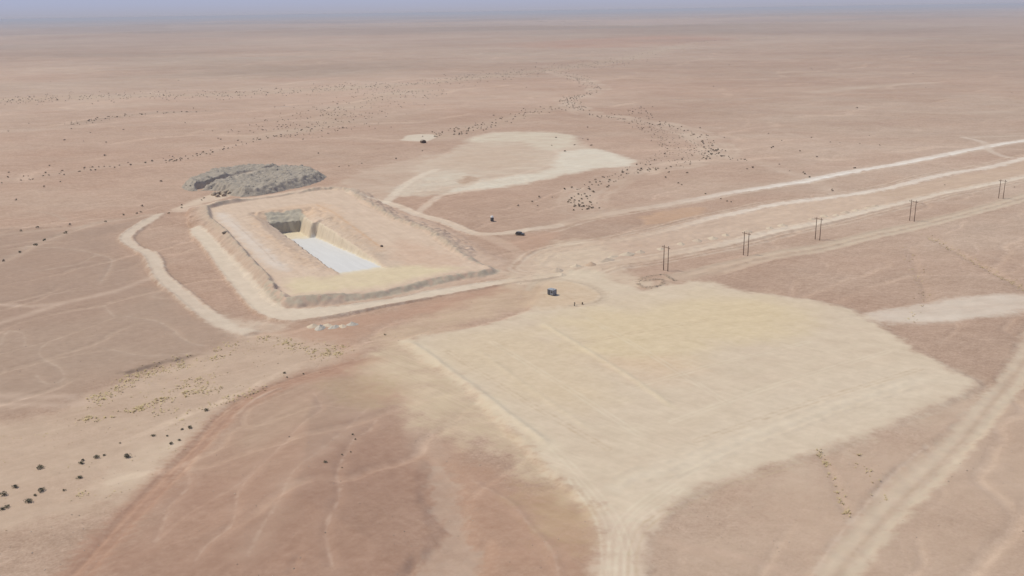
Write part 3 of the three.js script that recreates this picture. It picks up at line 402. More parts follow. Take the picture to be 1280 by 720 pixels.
// ------------------------------------------------------------------ colours of the ground (what the soil, dust and gravel are)
const ALB = 0.90;
const hex = c => [(c >> 16) & 255, (c >> 8) & 255, c & 255];
const CA = hex(0xBC9E8A), CB = hex(0xC1A996), CC = hex(0xB2907B), CP = hex(0xCBB4A0), CG = hex(0xAA9584);
const SOIL0 = fb3(3, -400 / 4200 + 11);
function baseColour(x, z, step, o) {
  const wx = x + 26 * pn(x / 120 + 5, z / 120), wz = z + 26 * pn(x / 120, z / 120 + 70);
  const a = 0.5 + 0.75 * fb2(wx / 330 + 1.7, wz / 210), b = 0.5 + 0.8 * fb3(wx / 95 + 8, wz / 60), c = fb2(wx / 900 + 4.4, wz / 1300);
  let r = mixn(CA[0], CB[0], a), g = mixn(CA[1], CB[1], a), u = mixn(CA[2], CB[2], a);
  const m = Math.max(0, Math.min(1, b * 0.75 + c * 0.6)) * 0.8; r = mixn(r, CC[0], m); g = mixn(g, CC[1], m); u = mixn(u, CC[2], m);
  // dark gravel lag and broad changes of soil
  const gl = ss(0.12, 0.55, fb3(wx / 1400 + 21, wz / 900)) * 0.45; r = mixn(r, CG[0], gl); g = mixn(g, CG[1], gl); u = mixn(u, CG[2], gl);
  const q = fb3(x / 5200 + 3, z / 4200 + 11) - SOIL0, q2 = fb3(x / 800 + 6, z / 620 + 3);
  r += q * 34 + q2 * 11; g += q * 27 + q2 * 11; u += q * 23 + q2 * 11;
  let n = 4 * pn(wx / 31, wz / 17);
  if (step < 12) n += 5 * fb2(x / 46, z / 38);
  n += 7 * fb3(x / 170 + 3, z / 150) + 6 * fb3(x / 620 + 3, z / 600);
  o[0] = r + n; o[1] = g + n; o[2] = u + n;
}
function fineColour(x, z, step) {   // grains, pebbles and hair-thin runnels
  if (step > 3) return 4 * pn(x / (step * 4), z / (step * 4));
  let n = 6 * pn(x / 9, z / 7);
  if (step < 1) n += 9 * pn(x / 2.6, z / 2.1);
  if (step < 0.5) n += 11 * pn(x / 0.85, z / 0.75);
  if (step < 1) { const q = PERM[(PERM[(x / step) & 255] + (z / step)) & 255]; n += q > 249 ? -16 : q < 5 ? 10 : (q - 127) * 0.045; }
  const r = Math.abs(pn(x / 15 + 0.5 * n / 4, z / 19 + 7));
  if (r < 0.06) n += 9 * (1 - r / 0.06) * ss(-0.1, 0.4, pn(x / 70 + 9, z / 70));
  return n;
}
const CF = [];
// a patch of soil: colour, opacity, width of its ragged margin, how far and at what size the margin wanders, how patchy, and streaks along a direction
const cPoly = (k, c, a, soft, warp = 1, ws = 6, patchy = 0, streak = 0, dir = 0, sl = 40) => CF.push({ k: 'p', P: F[k], c: hex(c), a, soft, warp, ws, patchy, streak, cs: Math.cos(dir), sn: Math.sin(dir), sl, B: bounds(F[k], soft + warp * 1.5) });
const cLine = (k, c, a, w, soft = 0.8, warp = 0.5, ws = 5, patchy = 0.2, off = 0) => CF.push({ k: 'l', P: F[k], c: hex(c), a, w: w / 2, soft, warp, ws, patchy, off, B: bounds(F[k], w / 2 + soft + warp + Math.abs(off)) });
cPoly('leftPlain', 0xA88D7B, 0.85, 14, 9, 24, 0.35); cPoly('rightPlain', 0xC9AF9A, 0.85, 16, 10, 30, 0.5); cPoly('greyLeft', 0xB09784, 0.6, 14, 8, 24, 0.5);
cPoly('hill', 0xA7836F, 0.85, 14, 6, 18, 0.3, 0.4, 2.2, 60);
cPoly('hillTop', 0xB79C87, 0.8, 16, 8, 18, 0.35, 0.3, 2.2, 50);
cPoly('redBand', 0xB8846B, 0.45, 150, 60, 200, 0.5);
cPoly('wash', 0xCBB29C, 0.8, 6, 4, 14, 0.35, 0.4, 2.6, 30);
cPoly('washPale', 0xD8C2AB, 0.75, 6, 4, 12, 0.4);
cPoly('redPatch', 0xB58F78, 0.8, 6, 4, 9, 0.35, 0.5, 0.8, 30);
cPoly('redPatch2', 0xBB947D, 0.8, 8, 5, 12, 0.3, 0.4, -0.25, 26);
cPoly('gully', 0xBFA592, 0.8, 1.2, 2, 4, 0.5, 0.4, 1.2, 20); cPoly('gullyHead', 0xC4A995, 0.5, 4, 3, 8, 0.4);
for (const k of ['rill1', 'rill2', 'rill3', 'rill4', 'rill5', 'rill7']) { cLine(k, 0xB99884, 0.5, 4, 3, 1.8, 5, 0.8); cLine(k, 0xC6A895, 0.65, 0.6, 0.5, 0.6, 2.6, 0.8); }
cLine('rill3', 0xBFA38F, 0.5, 7, 5, 3, 9, 0.7);
for (const k of ['ch1', 'ch2', 'ch3', 'ch4', 'ch5', 'ch6', 'ch7', 'ch8', 'ch9']) { cLine(k, 0xBBA28F, 0.5, 3, 2.2, 1.6, 6, 0.8); cLine(k, 0xC8B09D, 0.6, 0.7, 0.6, 0.7, 3, 0.8); }
for (const k of ['paleL', 'paleL2', 'paleL3', 'paleL4']) cLine(k, 0xCBB09D, 0.8, 4, 2.5, 0.8, 9, 0.3);
cLine('lineShrub', 0xC6AE9A, 0.6, 7, 4, 2, 10, 0.5); cLine('lineShrub2', 0xC6AE9A, 0.5, 5, 3, 2, 10, 0.5);
cLine('bank', 0x9C8370, 0.7, 1.6, 0.9, 0.6, 4, 0.4);
cLine('trackL', 0xB38C76, 0.9, 8, 3, 1, 9, 0.2); cLine('trackLe', 0xD0B6A2, 0.8, 1.4, 0.8, 0.5, 5, 0.4);
for (const o of [-2.4, -0.8, 1, 2.6]) cLine('trackL', 0xA47F6B, 0.45, 0.7, 0.5, 0.3, 7, 0.6, o);
cLine('washC1', 0xC4AB97, 0.55, 26, 14, 8, 25, 0.4); cLine('washC2', 0xC9B09C, 0.5, 14, 8, 5, 20, 0.4);
cLine('washF1', 0xC4AF98, 0.5, 60, 40, 18, 60, 0.4); cLine('washF2', 0xA8917E, 0.5, 22, 14, 8, 40, 0.5); cLine('washF3', 0xC4AF98, 0.4, 40, 25, 12, 50, 0.4); cLine('washF4', 0xC4AF98, 0.35, 30, 20, 10, 40, 0.4); cLine('washF5', 0xC5AC98, 0.4, 12, 9, 6, 25, 0.5);
cLine('farLine', 0xCBB29F, 0.6, 8, 6, 4, 20, 0.5); cLine('farTrack', 0xCFB7A4, 0.6, 10, 6, 3, 14, 0.4); cLine('farPale', 0xD6C3B0, 0.6, 26, 20, 8, 60, 0.5); cLine('farPale2', 0xD0BBA8, 0.5, 14, 12, 6, 60, 0.5);
for (const o of [-17, -9, -2, 6, 14]) cLine('washC1', 0xD0B9A5, 0.6, 3, 2.4, 7, 32, 0.6, o);
CF.push({ k: 'd' });
cPoly('clear', 0xD3C0AC, 0.92, 6, 6, 14, 0.4, 0.8, -0.3, 34);
cPoly('clearBright', 0xDFD4C3, 0.92, 5, 5, 12, 0.35, 0.4, -0.3, 30); cPoly('clearBright2', 0xDACDB8, 0.85, 7, 7, 11, 0.7, 0.2, -0.2, 30); cPoly('clearBright3', 0xD9CCBA, 0.8, 7, 7, 12, 0.65, 0.4, -0.3, 30);
cPoly('clearTan', 0xC9AF99, 0.6, 10, 8, 12, 0.6, 0.4, -0.3, 30); cPoly('clearPatch', 0xB6957D, 0.8, 4, 4, 9, 0.3); cPoly('hutPad', 0xDCCDBA, 0.9, 2, 1.5, 8, 0.1);
cPoly('stripBC', 0xCFB49C, 0.8, 6, 4, 11, 0.5, 0.7, -0.55, 26); cPoly('fan', 0xD6C0AB, 0.95, 4, 3, 7, 0.5, 0.8, 0.35, 18);
cPoly('pipelineStrip', 0xD2B8A3, 0.85, 6, 4, 13, 0.3, 0.5, -0.55, 26);
cPoly('quarryOuter', 0xD0B6A2, 0.9, 7, 4, 10, 0.4, 0.3, 0.5, 12);
cPoly('farStrip', 0xD6BDA8, 0.92, 3, 2, 8, 0.25); cPoly('clearLeft', 0xD0BAA6, 0.75, 9, 8, 14, 0.55, 0.6, -0.3, 26); cPoly('yard', 0xDBC5AF, 0.9, 3, 2, 8, 0.2);
cPoly('haulOuter', 0xD6C3B0, 0.95, 1.4, 1.1, 6, 0.12, 0.35, 1.1, 14);
cPoly('haulInner', 0xDCCAB6, 0.97, 1.2, 0.8, 6, 0.1, 0.3, 1.0, 16);
cLine('roadD1', 0xC9B19B, 0.75, 11, 3, 1.5, 9, 0.3, -2);
cPoly('junction', 0xD5BFA8, 0.9, 6, 5, 10, 0.3, 0.7, -0.4, 22);
cPoly('orangeP', 0xCBA586, 0.7, 4, 4, 9, 0.4); cPoly('pinkP', 0xC49F88, 0.7, 4, 4, 9, 0.4);
for (const [k, c, w, a] of [['roadA', 0xF4ECE4, 10, 1], ['roadB', 0xE6D7C9, 8, 0.97], ['roadC', 0xE2D1BF, 7, 0.97], ['roadD1', 0xCFBBA5, 4.2, 0.9], ['roadD2', 0xD1BDA7, 4.2, 0.9], ['trackX', 0xD8C6B6, 6, 0.7], ['trackX2', 0xD2BEAC, 5, 0.6], ['trackQ', 0xDDC9B5, 8, 0.95], ['trackQ2', 0xDFCEBB, 7, 0.85], ['trackQ3', 0xDBC5B1, 5.5, 0.85], ['clearTrack', 0xD9C3AF, 4, 0.6], ['pitTrack', 0xCFB49F, 8, 0.5], ['loop', 0xC6B09B, 3, 0.6], ['trackS', 0xC8AB97, 1.8, 0.7], ['trackS2', 0xC4A792, 1.4, 0.6], ['trackR', 0xC5AB97, 3, 0.4]]) { const road = k.startsWith('road'); cLine(k, c, a, w, road ? 2 : 1.5, road ? 1.7 : 1.1, road ? 6 : 9, 0.3); if (road) CF[CF.length - 1].worn = [0.5, 0.9]; }
for (const [k, o] of [['roadB', 7], ['roadB', 11], ['roadC', -6], ['roadC', -10], ['roadC', 5.5], ['roadA', -7]]) { cLine(k, 0xDCC9B5, 0.6, 1.8, 1.2, 1, 8, 0.5, o); cLine(k, 0xB99D88, 0.4, 0.9, 0.8, 0.8, 6, 0.6, o + 2); }
cLine('roadA', 0xC4AB98, 0.5, 11, 6, 3, 20, 0.4, 6); cLine('roadD1', 0xC2AB96, 0.7, 3, 2, 1, 9, 0.3, 3);
cPoly('roadE', 0xDCCDBE, 0.9, 4, 2.5, 12, 0.25, 0.5, -0.2, 30);
cPoly('roadF', 0xCAB49F, 0.8, 1.6, 1.6, 4, 0.3, 0.3, 2.4, 22);
cLine('laneF', 0xD6C4AD, 0.75, 3, 1.4, 0.9, 5, 0.3, -2.4); cLine('laneF', 0xD3C0AA, 0.65, 2.6, 1.4, 0.9, 5, 0.3, 2.6); cLine('laneF', 0xBCA28C, 0.5, 1, 0.7, 0.4, 5, 0.4, 0.3); cLine('edgeF', 0xD8C0AC, 0.7, 0.8, 0.6, 0.4, 4, 0.5);
cPoly('spill', 0xD4BEA2, 0.95, 5, 5, 9, 0.55, 0.8, 0.75, 22); cPoly('spillTop', 0xCFB59A, 0.8, 7, 5, 10, 0.5, 0.7, -0.3, 26);
cPoly('tan1', 0xB89E80, 0.65, 6, 4, 9, 0.4, 0.3, 0.6, 20); cPoly('tan2', 0xC1A584, 0.65, 5, 4, 7, 0.5, 0.7, 0.7, 22);
cPoly('pad', 0xD8C5AE, 0.97, 3.2, 2.8, 8, 0.12, 0.45, 0.75, 34);
cPoly('padTan', 0xD6BFA0, 0.6, 14, 8, 22, 0.3, 0.4, 0.75, 40); cPoly('padYellow', 0xDAC49F, 0.7, 14, 8, 22, 0.25, 0.35, -0.35, 40);
cPoly('padPink', 0xD5B79B, 0.55, 10, 6, 12, 0.4, 0.3, -0.35, 30); cPoly('padPale', 0xD9C7B2, 0.7, 14, 8, 22, 0.25, 0.3, -0.4, 40);
cPoly('padRoad', 0xD8C3AE, 0.9, 3, 2, 8, 0.15, 0.5, 1.5, 30);
for (const [i, k] of ['wm1', 'wm2', 'wm3', 'wm4', 'wm5', 'wm6', 'wm7', 'rut1', 'rut2', 'rut3', 'rut4', 'rut5'].entries()) { cLine(k, i % 3 ? 0xE2D3BC : 0xC5AD92, 0.6, 0.5, 0.5, 0.3, 5, 0.6, -0.9); cLine(k, i % 3 ? 0xE2D3BC : 0xC5AD92, 0.6, 0.5, 0.5, 0.3, 5, 0.6, 0.9); }
cLine('ridgeW', 0xDDCCB3, 0.6, 6, 3, 1, 9, 0.3); cLine('ridgeIn', 0xDDCBAF, 0.6, 2.4, 1.5, 0.6, 6, 0.3); cLine('ridgeIn2', 0xDAC7AC, 0.4, 2, 1.5, 0.6, 6, 0.4); cLine('ridgeBot', 0xDDCDB8, 0.5, 5, 2.5, 1.6, 5, 0.6);
for (const k of ['fence', 'rope1', 'rope2']) cLine(k, 0xB08E74, 0.7, 0.7, 0.4, 0.15, 3, 0.3);
cPoly('yardFloor', 0xD0B599, 0.8, 4, 3, 9, 0.3); cLine('loop', 0xC9B49E, 0.7, 3.4, 1.2, 0.5, 6, 0.2); cLine('loop', 0xB9A38E, 0.5, 0.8, 0.5, 0.3, 5, 0.3, 1.2);
cLine('ring', 0xA08873, 0.6, 1.4, 0.8, 0.5, 3, 0.4); cLine('ring2', 0xAE9681, 0.6, 1.6, 0.9, 0.6, 3, 0.5);
cPoly('quarry', 0xD9C0AA, 0.92, 2, 1.6, 6, 0.25, 0.6, 1.1, 22);
cPoly('whiteStrip', 0xDFD0C4, 0.85, 3, 2, 8, 0.3, 0.3, 1.05, 18); cPoly('benchYellow', 0xDDCBA8, 0.85, 5, 3, 10, 0.2); cPoly('benchGrey', 0xC2AC99, 0.85, 5, 4, 7, 0.4, 0.5, 1.1, 10);
cLine('stepLine', 0xB8A08D, 0.4, 0.9, 0.5, 0.3, 4, 0.4); cLine('orangeLine', 0xCFA27C, 0.6, 1.4, 0.9, 0.5, 5, 0.4); cPoly('lbSlope', 0xCDB29C, 0.6, 1.5, 0.8, 5, 0.2); cPoly('benchOrange', 0xD8B393, 0.45, 4, 3, 8, 0.4); cPoly('benchPink', 0xCFAE97, 0.7, 5, 4, 8, 0.4);
const TAN = hex(0xCDB39D);
function paintFeature(f, t) {
  if (f.k === 'd') { if (t.step < 5) paintRunnels(t); return; }
  const { x0, z0, step, nx, nz, rgb } = t; if (f.w !== undefined && f.w * 2 < step * 0.15) return;
  const ex = step, i0 = Math.max(0, Math.floor((f.B[0] - ex - x0) / step)), i1 = Math.min(nx - 1, Math.ceil((f.B[1] + ex - x0) / step));
  const j0 = Math.max(0, Math.floor((f.B[2] - ex - z0) / step)), j1 = Math.min(nz - 1, Math.ceil((f.B[3] + ex - z0) / step));
  const soft = Math.max(f.soft, step * 0.6), thin = f.k === 'l' ? Math.min(1, (f.w * 2 + f.soft) / step) : 1;
  for (let j = j0; j <= j1; j++) for (let i = i0; i <= i1; i++) {
    const k = (j * nx + i) * 3, x = x0 + (i + 0.5) * step, z = z0 + (j + 0.5) * step; if (t.skip(x, z)) continue;
    let d;
    if (f.k === 'p') d = sdPoly(f.P, x, z); else { dLine(f.P, x, z); d = Math.abs(LN.d * LN.side - f.off) - f.w; }
    if (d > soft + f.warp * 1.5) continue;
    const fine = step < 3 ? pn(x / 2.3 + 3, z / 1.8) + (step < 0.6 ? 0.6 * pn(x / 0.9, z / 0.8 + 4) : 0) : 0;
    d += f.warp * (pn(x / f.ws, z / f.ws) + 0.45 * pn(x / f.ws * 2.7 + 5, z / f.ws * 2.7)) + fine * Math.min(1.4, soft * 0.5);
    let m = ss(soft, -soft, d) * f.a * thin; if (m <= 0) continue;
    if (f.patchy) { const q = 0.5 + 0.9 * fb2(x / (f.ws * 1.7) + 50, z / (f.ws * 1.2)); m *= 1 - f.patchy * Math.min(1, Math.max(0, q + 0.35 * fine)); }
    let v = fine * 5.5 + (step < 1 ? 7 * fb2(x / 6.5 + 20, z / 5.5) : 0);
    if (f.streak) { const s = x * f.cs + z * f.sn, w = -x * f.sn + z * f.cs; v += f.streak * 16 * (pn(s / f.sl, w / 2.6) * 0.5 + pn(s / f.sl * 1.7 + 9, w / 6.5) * 0.5 + (step < 0.6 ? pn(s / f.sl * 1.3, w / 0.9) * 0.4 : 0)); }
    let c = f.c; if (f.worn) { const e = ss(f.worn[0], f.worn[1], LN.t); c = [mixn(c[0], TAN[0], e), mixn(c[1], TAN[1], e), mixn(c[2], TAN[2], e)]; m *= ss(1, 0.9, LN.t + 0.05 * pn(x / 12, z / 12)); }
    rgb[k] = mixn(rgb[k], c[0] + v, m); rgb[k + 1] = mixn(rgb[k + 1], c[1] + v, m); rgb[k + 2] = mixn(rgb[k + 2], c[2] + v, m);
  }
}
function paintPit(t) {   // bare rock of the cut, its white ramp, and the grey rubble of the berm
  const B = bounds(F.quarry, 16), { x0, z0, step, nx, nz, rgb } = t;
  const WHITE = hex(0xDAD7D6), WALL = hex(0xDCCAB3), GREY = hex(0xB9AB98), RUB = hex(0xC3AC98);
  const i0 = Math.max(0, Math.floor((B[0] - x0) / step)), i1 = Math.min(nx - 1, Math.ceil((B[1] - x0) / step)), j0 = Math.max(0, Math.floor((B[2] - z0) / step)), j1 = Math.min(nz - 1, Math.ceil((B[3] - z0) / step));
  for (let j = j0; j <= j1; j++) for (let i = i0; i <= i1; i++) {
    const k = (j * nx + i) * 3, x = x0 + (i + 0.5) * step, z = z0 + (j + 0.5) * step; if (t.skip(x, z)) continue;
    const [s, tt] = pitST(x, z); const n = pn(x / 2.2, z / 2.2) * 7 + pn(x / 0.9, z / 0.9) * 5;
    const put = (c, m) => { for (let q = 0; q < 3; q++) rgb[k + q] = mixn(rgb[k + q], c[q] + n, m); };
    const d = sdPoly(F.quarry, x, z) + 0.9 * pn(x / 4.2, z / 4.2);
    const nearSide = ss(16, -12, s) ;
    if (d > -2 && d < 9) { const q = ss(0.05, 0.5, 0.4 + fb2(x / 4, z / 4)); put(RUB, 0.6 * ss(-1, 1.5, d) * ss(9, 4, d) * (1 - nearSide)); put(GREY, 0.85 * nearSide * ss(0.4, 1.5, d) * ss(7, 4.5, d) * q); put(GREY, 0.5 * (1 - nearSide) * ss(-0.5, 1, d) * ss(4, 2, d) * q); }
    if (d > -1 || s < -10 || s > 172 || Math.abs(tt) > 18) continue;
    const p = pitPlan(s), inside = Math.min(p.right + 0.6 - tt, tt + p.lip, PIT.end + 12 - s);
    if (inside > 0) { const strata = 5 * pn(x / 7, 3) + 6 * pn(tt * 2.2, s / 9); put([WALL[0] + strata, WALL[1] + strata, WALL[2] + strata], 0.85 * ss(0, 1, inside) * ss(0, 6, s)); }
    if (s > 144) put(hex(0xB5AC9C), 0.85 * ss(148, 151, s) * ss(-1, 1, inside));
    const fl = Math.min(p.right - p.depth * p.batter - tt, tt + p.lip, PIT.end - s);
    if (fl > -0.3) { put(hex(0xDFCFB4), ss(-0.3, 0.3, fl) * ss(-8, 2, s)); const ruts = 4 * pn(tt / 0.8, s / 40) + 3 * pn(tt / 2.3, s / 25); for (let q = 0; q < 3; q++) rgb[k + q] = mixn(rgb[k + q], WHITE[q] + n * 0.2 + ruts, ss(-0.2, 1.2, fl + pn(x / 3, z / 3) * 0.6) * ss(-1, 6, s + pn(tt / 4, 2) * 2 - tt * 0.12) * ss(136, 122, s + pn(x / 6, z / 6) * 6)); }
  }
}

// ------------------------------------------------------------------ ground tiles, each with its own texture, finer towards the site
const RECT = (x0, x1, z0, z1) => ({ x0, x1, z0, z1 });
const R1 = RECT(-228, 228, -348, -150), RQ = RECT(-264, 24, -690, -372), R2 = RECT(-420, 420, -702, -120), R3 = RECT(-801, 795, -1302, -78), R4 = RECT(-2001, 1983, -3306, 102), R5 = RECT(-5985, 6015, -10506, 1494), R6 = RECT(-27585, 27615, -46506, 5094);
const inR = (r, x, z, m = 0) => x > r.x0 + m && x < r.x1 - m && z > r.z0 + m && z < r.z1 - m;
function soil(r, step, holes) {
  const nx = Math.round((r.x1 - r.x0) / step), nz = Math.round((r.z1 - r.z0) / step), rgb = new Float32Array(nx * nz * 3), o = [0, 0, 0];
  const m = step * 3, skip = (x, z) => { for (const h of holes) if (inR(h, x, z, m)) return true; return false; };
  const t = { x0: r.x0, z0: r.z0, step, nx, nz, rgb, skip };
  const S = step < 1.5 ? 4 : 2, cx = Math.ceil(nx / S) + 2, cz = Math.ceil(nz / S) + 2, co = new Float32Array(cx * cz * 3);
  for (let j = 0; j < cz; j++) for (let i = 0; i < cx; i++) {
    const x = r.x0 + (i * S + 0.5) * step, z = r.z0 + (j * S + 0.5) * step; if (holes.some(h => inR(h, x, z, step * S * 3))) continue;
    baseColour(x, z, step, o); co.set(o, (j * cx + i) * 3);
  }
  for (let j = 0; j < nz; j++) for (let i = 0; i < nx; i++) {
    const x = r.x0 + (i + 0.5) * step, z = r.z0 + (j + 0.5) * step; if (skip(x, z)) continue;
    const I = (i / S) | 0, J = (j / S) | 0, a = i / S - I, b = j / S - J, q = (J * cx + I) * 3, n = fineColour(x, z, step), k = (j * nx + i) * 3;
    for (let c = 0; c < 3; c++) rgb[k + c] = (co[q + c] * (1 - a) + co[q + 3 + c] * a) * (1 - b) + (co[q + cx * 3 + c] * (1 - a) + co[q + cx * 3 + 3 + c] * a) * b + n;
  }
  for (const f of CF) paintFeature(f, t);
  if (step < 3) paintPit(t);
  const px = new Uint8Array(nx * nz * 4);
  for (let i = 0; i < nx * nz; i++) { for (let c = 0; c < 3; c++) px[i * 4 + c] = Math.max(0, Math.min(255, rgb[i * 3 + c] * ALB + 0.5)); px[i * 4 + 3] = 255; }
  const tex = new THREE.DataTexture(px, nx, nz); tex.colorSpace = THREE.SRGBColorSpace; tex.magFilter = tex.minFilter = THREE.LinearFilter; tex.needsUpdate = true;
  return new THREE.MeshStandardMaterial({ map: tex, roughness: 1, metalness: 0 });
}
// named stretches of the ground; a cell belongs to the first that holds it
const ZONES = [
  ['box_cut', 'long ramped pit with a white floor sunk into the quarry bench', 'pit', (x, z) => { const [s, t] = pitST(x, z); if (s < -2 || s > PIT.end + 12) return false; const p = pitPlan(s); return t < p.right + 0.6 && t > -p.crest; }],
  ['quarry_bench', 'cream rubble-edged bench surrounding the long white-floored pit', 'quarry', (x, z) => sdPoly(F.quarry, x, z) < 4],
  ['haul_road', 'pale haul road hugging the outer toe of the quarry berm', 'road', (x, z) => sdPoly(F.haulInner, x, z) < 0],
  ['haul_road', 'winding pale haul road bending round the far left of the quarry', 'road', (x, z) => sdPoly(F.haulOuter, x, z) < 0],
  ['access_road', 'rutted sandy road leaving the lower corner of the graded pad', 'road', (x, z) => sdPoly(F.padRoad, x, z) < 0],
  ['graded_pad', 'broad flat yellowish sand pad graded level beside the pole line', 'pad', (x, z) => sdPoly(F.pad, x, z) < 0],
  ['dirt_road', 'pale dirt road joining the right edge of the graded pad', 'road', (x, z) => sdPoly(F.roadE, x, z) < 0],
  ['dirt_road', 'curving rutted dirt road past the pointed corner of the graded pad', 'road', (x, z) => sdPoly(F.roadF, x, z) < 0],
  ['dirt_road', 'double-lane dirt road running along the feet of the wooden poles', 'road', (x, z) => Math.min(dLine(F.roadD1, x, z), dLine(F.roadD2, x, z)) < 2.6],
  ['dirt_road', 'straight pale dirt road beside the row of spoil heaps', 'road', (x, z) => dLine(F.roadC, x, z) < 2.8],
  ['dirt_road', 'pale dirt road between the spoil heap road and the whitest road', 'road', (x, z) => dLine(F.roadB, x, z) < 3],
  ['dirt_road', 'whitest dirt road, farthest of the roads from the pole line', 'road', (x, z) => dLine(F.roadA, x, z) < 3.3],
  ['dirt_track', 'pale track passing the parked car along the quarry berm', 'track', (x, z) => dLine(F.trackQ, x, z) < 2.6],
  ['dirt_track', 'reddish rutted track climbing beside the sandy wash', 'track', (x, z) => dLine(F.trackL, x, z) < 4],
  ['cleared_ground', 'patchy whitish cleared ground beyond the quarry', 'cleared ground', (x, z) => sdPoly(F.clear, x, z) < 0],
  ['dry_wash', 'pale sandy wash dotted with dark shrubs and dry grass', 'wash', (x, z) => sdPoly(F.wash, x, z) < 0],
  ['desert_ground', 'pinkish brown desert plain reaching to the horizon', 'desert', () => true],
];
const zoneBox = ['', 'quarry', 'haulInner', 'haulOuter', 'padRoad', 'pad', 'roadE', 'roadF', 'roadD1', 'roadC', 'roadB', 'roadA', 'trackQ', 'trackL', 'clear', 'wash', ''].map((k, i) => i === 0 ? [-175, -40, -605, -415] : k ? bounds(F[k], 14) : [-1e9, 1e9, -1e9, 1e9]);
const mats = [], pieces = ZONES.map(() => []);
const HG = [];   // kept height grids, for standing things on the ground
function tileMesh(r, step, holes, matIndex, zoned) {
  const nx = Math.round((r.x1 - r.x0) / step), nz = Math.round((r.z1 - r.z0) / step), px = nx + 3, pz = nz + 3;
  const g = { x0: r.x0 - step, z0: r.z0 - step, step, nx: px, nz: pz, h: new Float32Array(px * pz) };
  for (let j = 0; j < pz; j++) for (let i = 0; i < px; i++) g.h[j * px + i] = baseHeight(g.x0 + i * step, g.z0 + j * step);
  if (step < 4) carveRunnels(g);
  if (step < 20) featureHeights(g);
  HG.push({ r, g });
  const W = nx + 1, mapU = mats[matIndex].userData.r;
  const idx = ZONES.map(() => []);
  for (let j = 0; j < nz; j++) for (let i = 0; i < nx; i++) {
    const cx = r.x0 + (i + 0.5) * step, cz = r.z0 + (j + 0.5) * step; let hole = false;
    for (const h of holes) if (inR(h, cx, cz)) { hole = true; break; }
    if (hole) continue;
    let zn = ZONES.length - 1;
    if (zoned) for (let q = 0; q < ZONES.length; q++) { const b = zoneBox[q]; if (cx < b[0] || cx > b[1] || cz < b[2] || cz > b[3]) continue; if (ZONES[q][3](cx, cz)) { zn = q; break; } }
    const a = j * W + i, b = a + 1, c = a + W, d = c + 1;
    const H = (ii, jj) => g.h[(jj + 1) * px + ii + 1];
    if (Math.abs(H(i, j) - H(i + 1, j + 1)) < Math.abs(H(i + 1, j) - H(i, j + 1))) idx[zn].push(a, d, b, a, c, d); else idx[zn].push(a, c, b, b, c, d);
  }
  idx.forEach((list, zn) => {
    if (!list.length) return;
    const remap = new Map(), pos = [], nor = [], uv = [], ind = new Uint32Array(list.length);
    for (let q = 0; q < list.length; q++) {
      let v = remap.get(list[q]);
      if (v === undefined) {
        v = remap.size; remap.set(list[q], v);
        const i = list[q] % W, j = (list[q] / W) | 0, k = (j + 1) * px + i + 1, x = r.x0 + i * step, z = r.z0 + j * step;
        pos.push(x, g.h[k], z);
        const gx = (g.h[k + 1] - g.h[k - 1]) / (2 * step), gz = (g.h[k + px] - g.h[k - px]) / (2 * step), l = 1 / Math.hypot(gx, 1, gz);
        nor.push(-gx * l, l, -gz * l); uv.push((x - mapU.x0) / (mapU.x1 - mapU.x0), (z - mapU.z0) / (mapU.z1 - mapU.z0));
      }
      ind[q] = v;
    }
    if (zn === ZONES.length - 1) {   // a short apron down from the tile's rim closes the joint with the coarser tile
      const out = Array.from(ind), rim = [];
      const vid = (i, j) => remap.get(j * W + i);
      for (let i = 0; i < nx; i++) rim.push([vid(i, 0), vid(i + 1, 0)], [vid(i, nz), vid(i + 1, nz)]);
      for (let j = 0; j < nz; j++) rim.push([vid(0, j), vid(0, j + 1)], [vid(nx, j), vid(nx, j + 1)]);
      const dropped = new Map();
      const dr = v => { let w = dropped.get(v); if (w === undefined) { w = pos.length / 3; dropped.set(v, w); pos.push(pos[v * 3], pos[v * 3 + 1] - 0.4 - step * 0.25, pos[v * 3 + 2]); nor.push(nor[v * 3], nor[v * 3 + 1], nor[v * 3 + 2]); uv.push(uv[v * 2], uv[v * 2 + 1]); } return w; };
      for (const [a, b] of rim) { if (a === undefined || b === undefined) continue; const c = dr(a), d = dr(b); out.push(a, b, c, b, d, c); }
      list = out;
    } else list = ind;
    const geo = new THREE.BufferGeometry();
    geo.setAttribute('position', new THREE.Float32BufferAttribute(pos, 3)); geo.setAttribute('normal', new THREE.Float32BufferAttribute(nor, 3)); geo.setAttribute('uv', new THREE.Float32BufferAttribute(uv, 2));
    geo.setIndex(new THREE.BufferAttribute(Uint32Array.from(list), 1));
    pieces[zn].push([geo, matIndex]);
  });
}
function groundMat(r, step, holes) { const m = soil(r, step, holes); m.userData.r = r; mats.push(m); return mats.length - 1; }
const T0 = Date.now();
const QS = 1;
const m1 = groundMat(R1, 0.25 * QS, []), m2 = groundMat(R2, 0.42 * QS, [R1]), m3 = groundMat(R3, 0.8 * QS, [R2]), m4 = groundMat(R4, 2 * QS, [R3]), m5 = groundMat(R5, 8 * QS, [R4]), m6 = groundMat(R6, 43 * QS, [R5]);
console.log('soil', Date.now() - T0);
tileMesh(R1, 0.75, [], m1, true); tileMesh(RQ, 0.75, [], m2, true); tileMesh(R2, 1.2, [R1, RQ], m2, true); tileMesh(R3, 3, [R2], m3, true); tileMesh(R4, 12, [R3], m4, false); tileMesh(R5, 48, [R4], m5, false); tileMesh(R6, 240, [R5], m6, false);
console.log('tiles', Date.now() - T0);
const used = new Map();
const numbered = n => { const k = used.get(n) || 0; used.set(n, k + 1); return k ? n + '_' + String(k).padStart(3, '0') : n; };
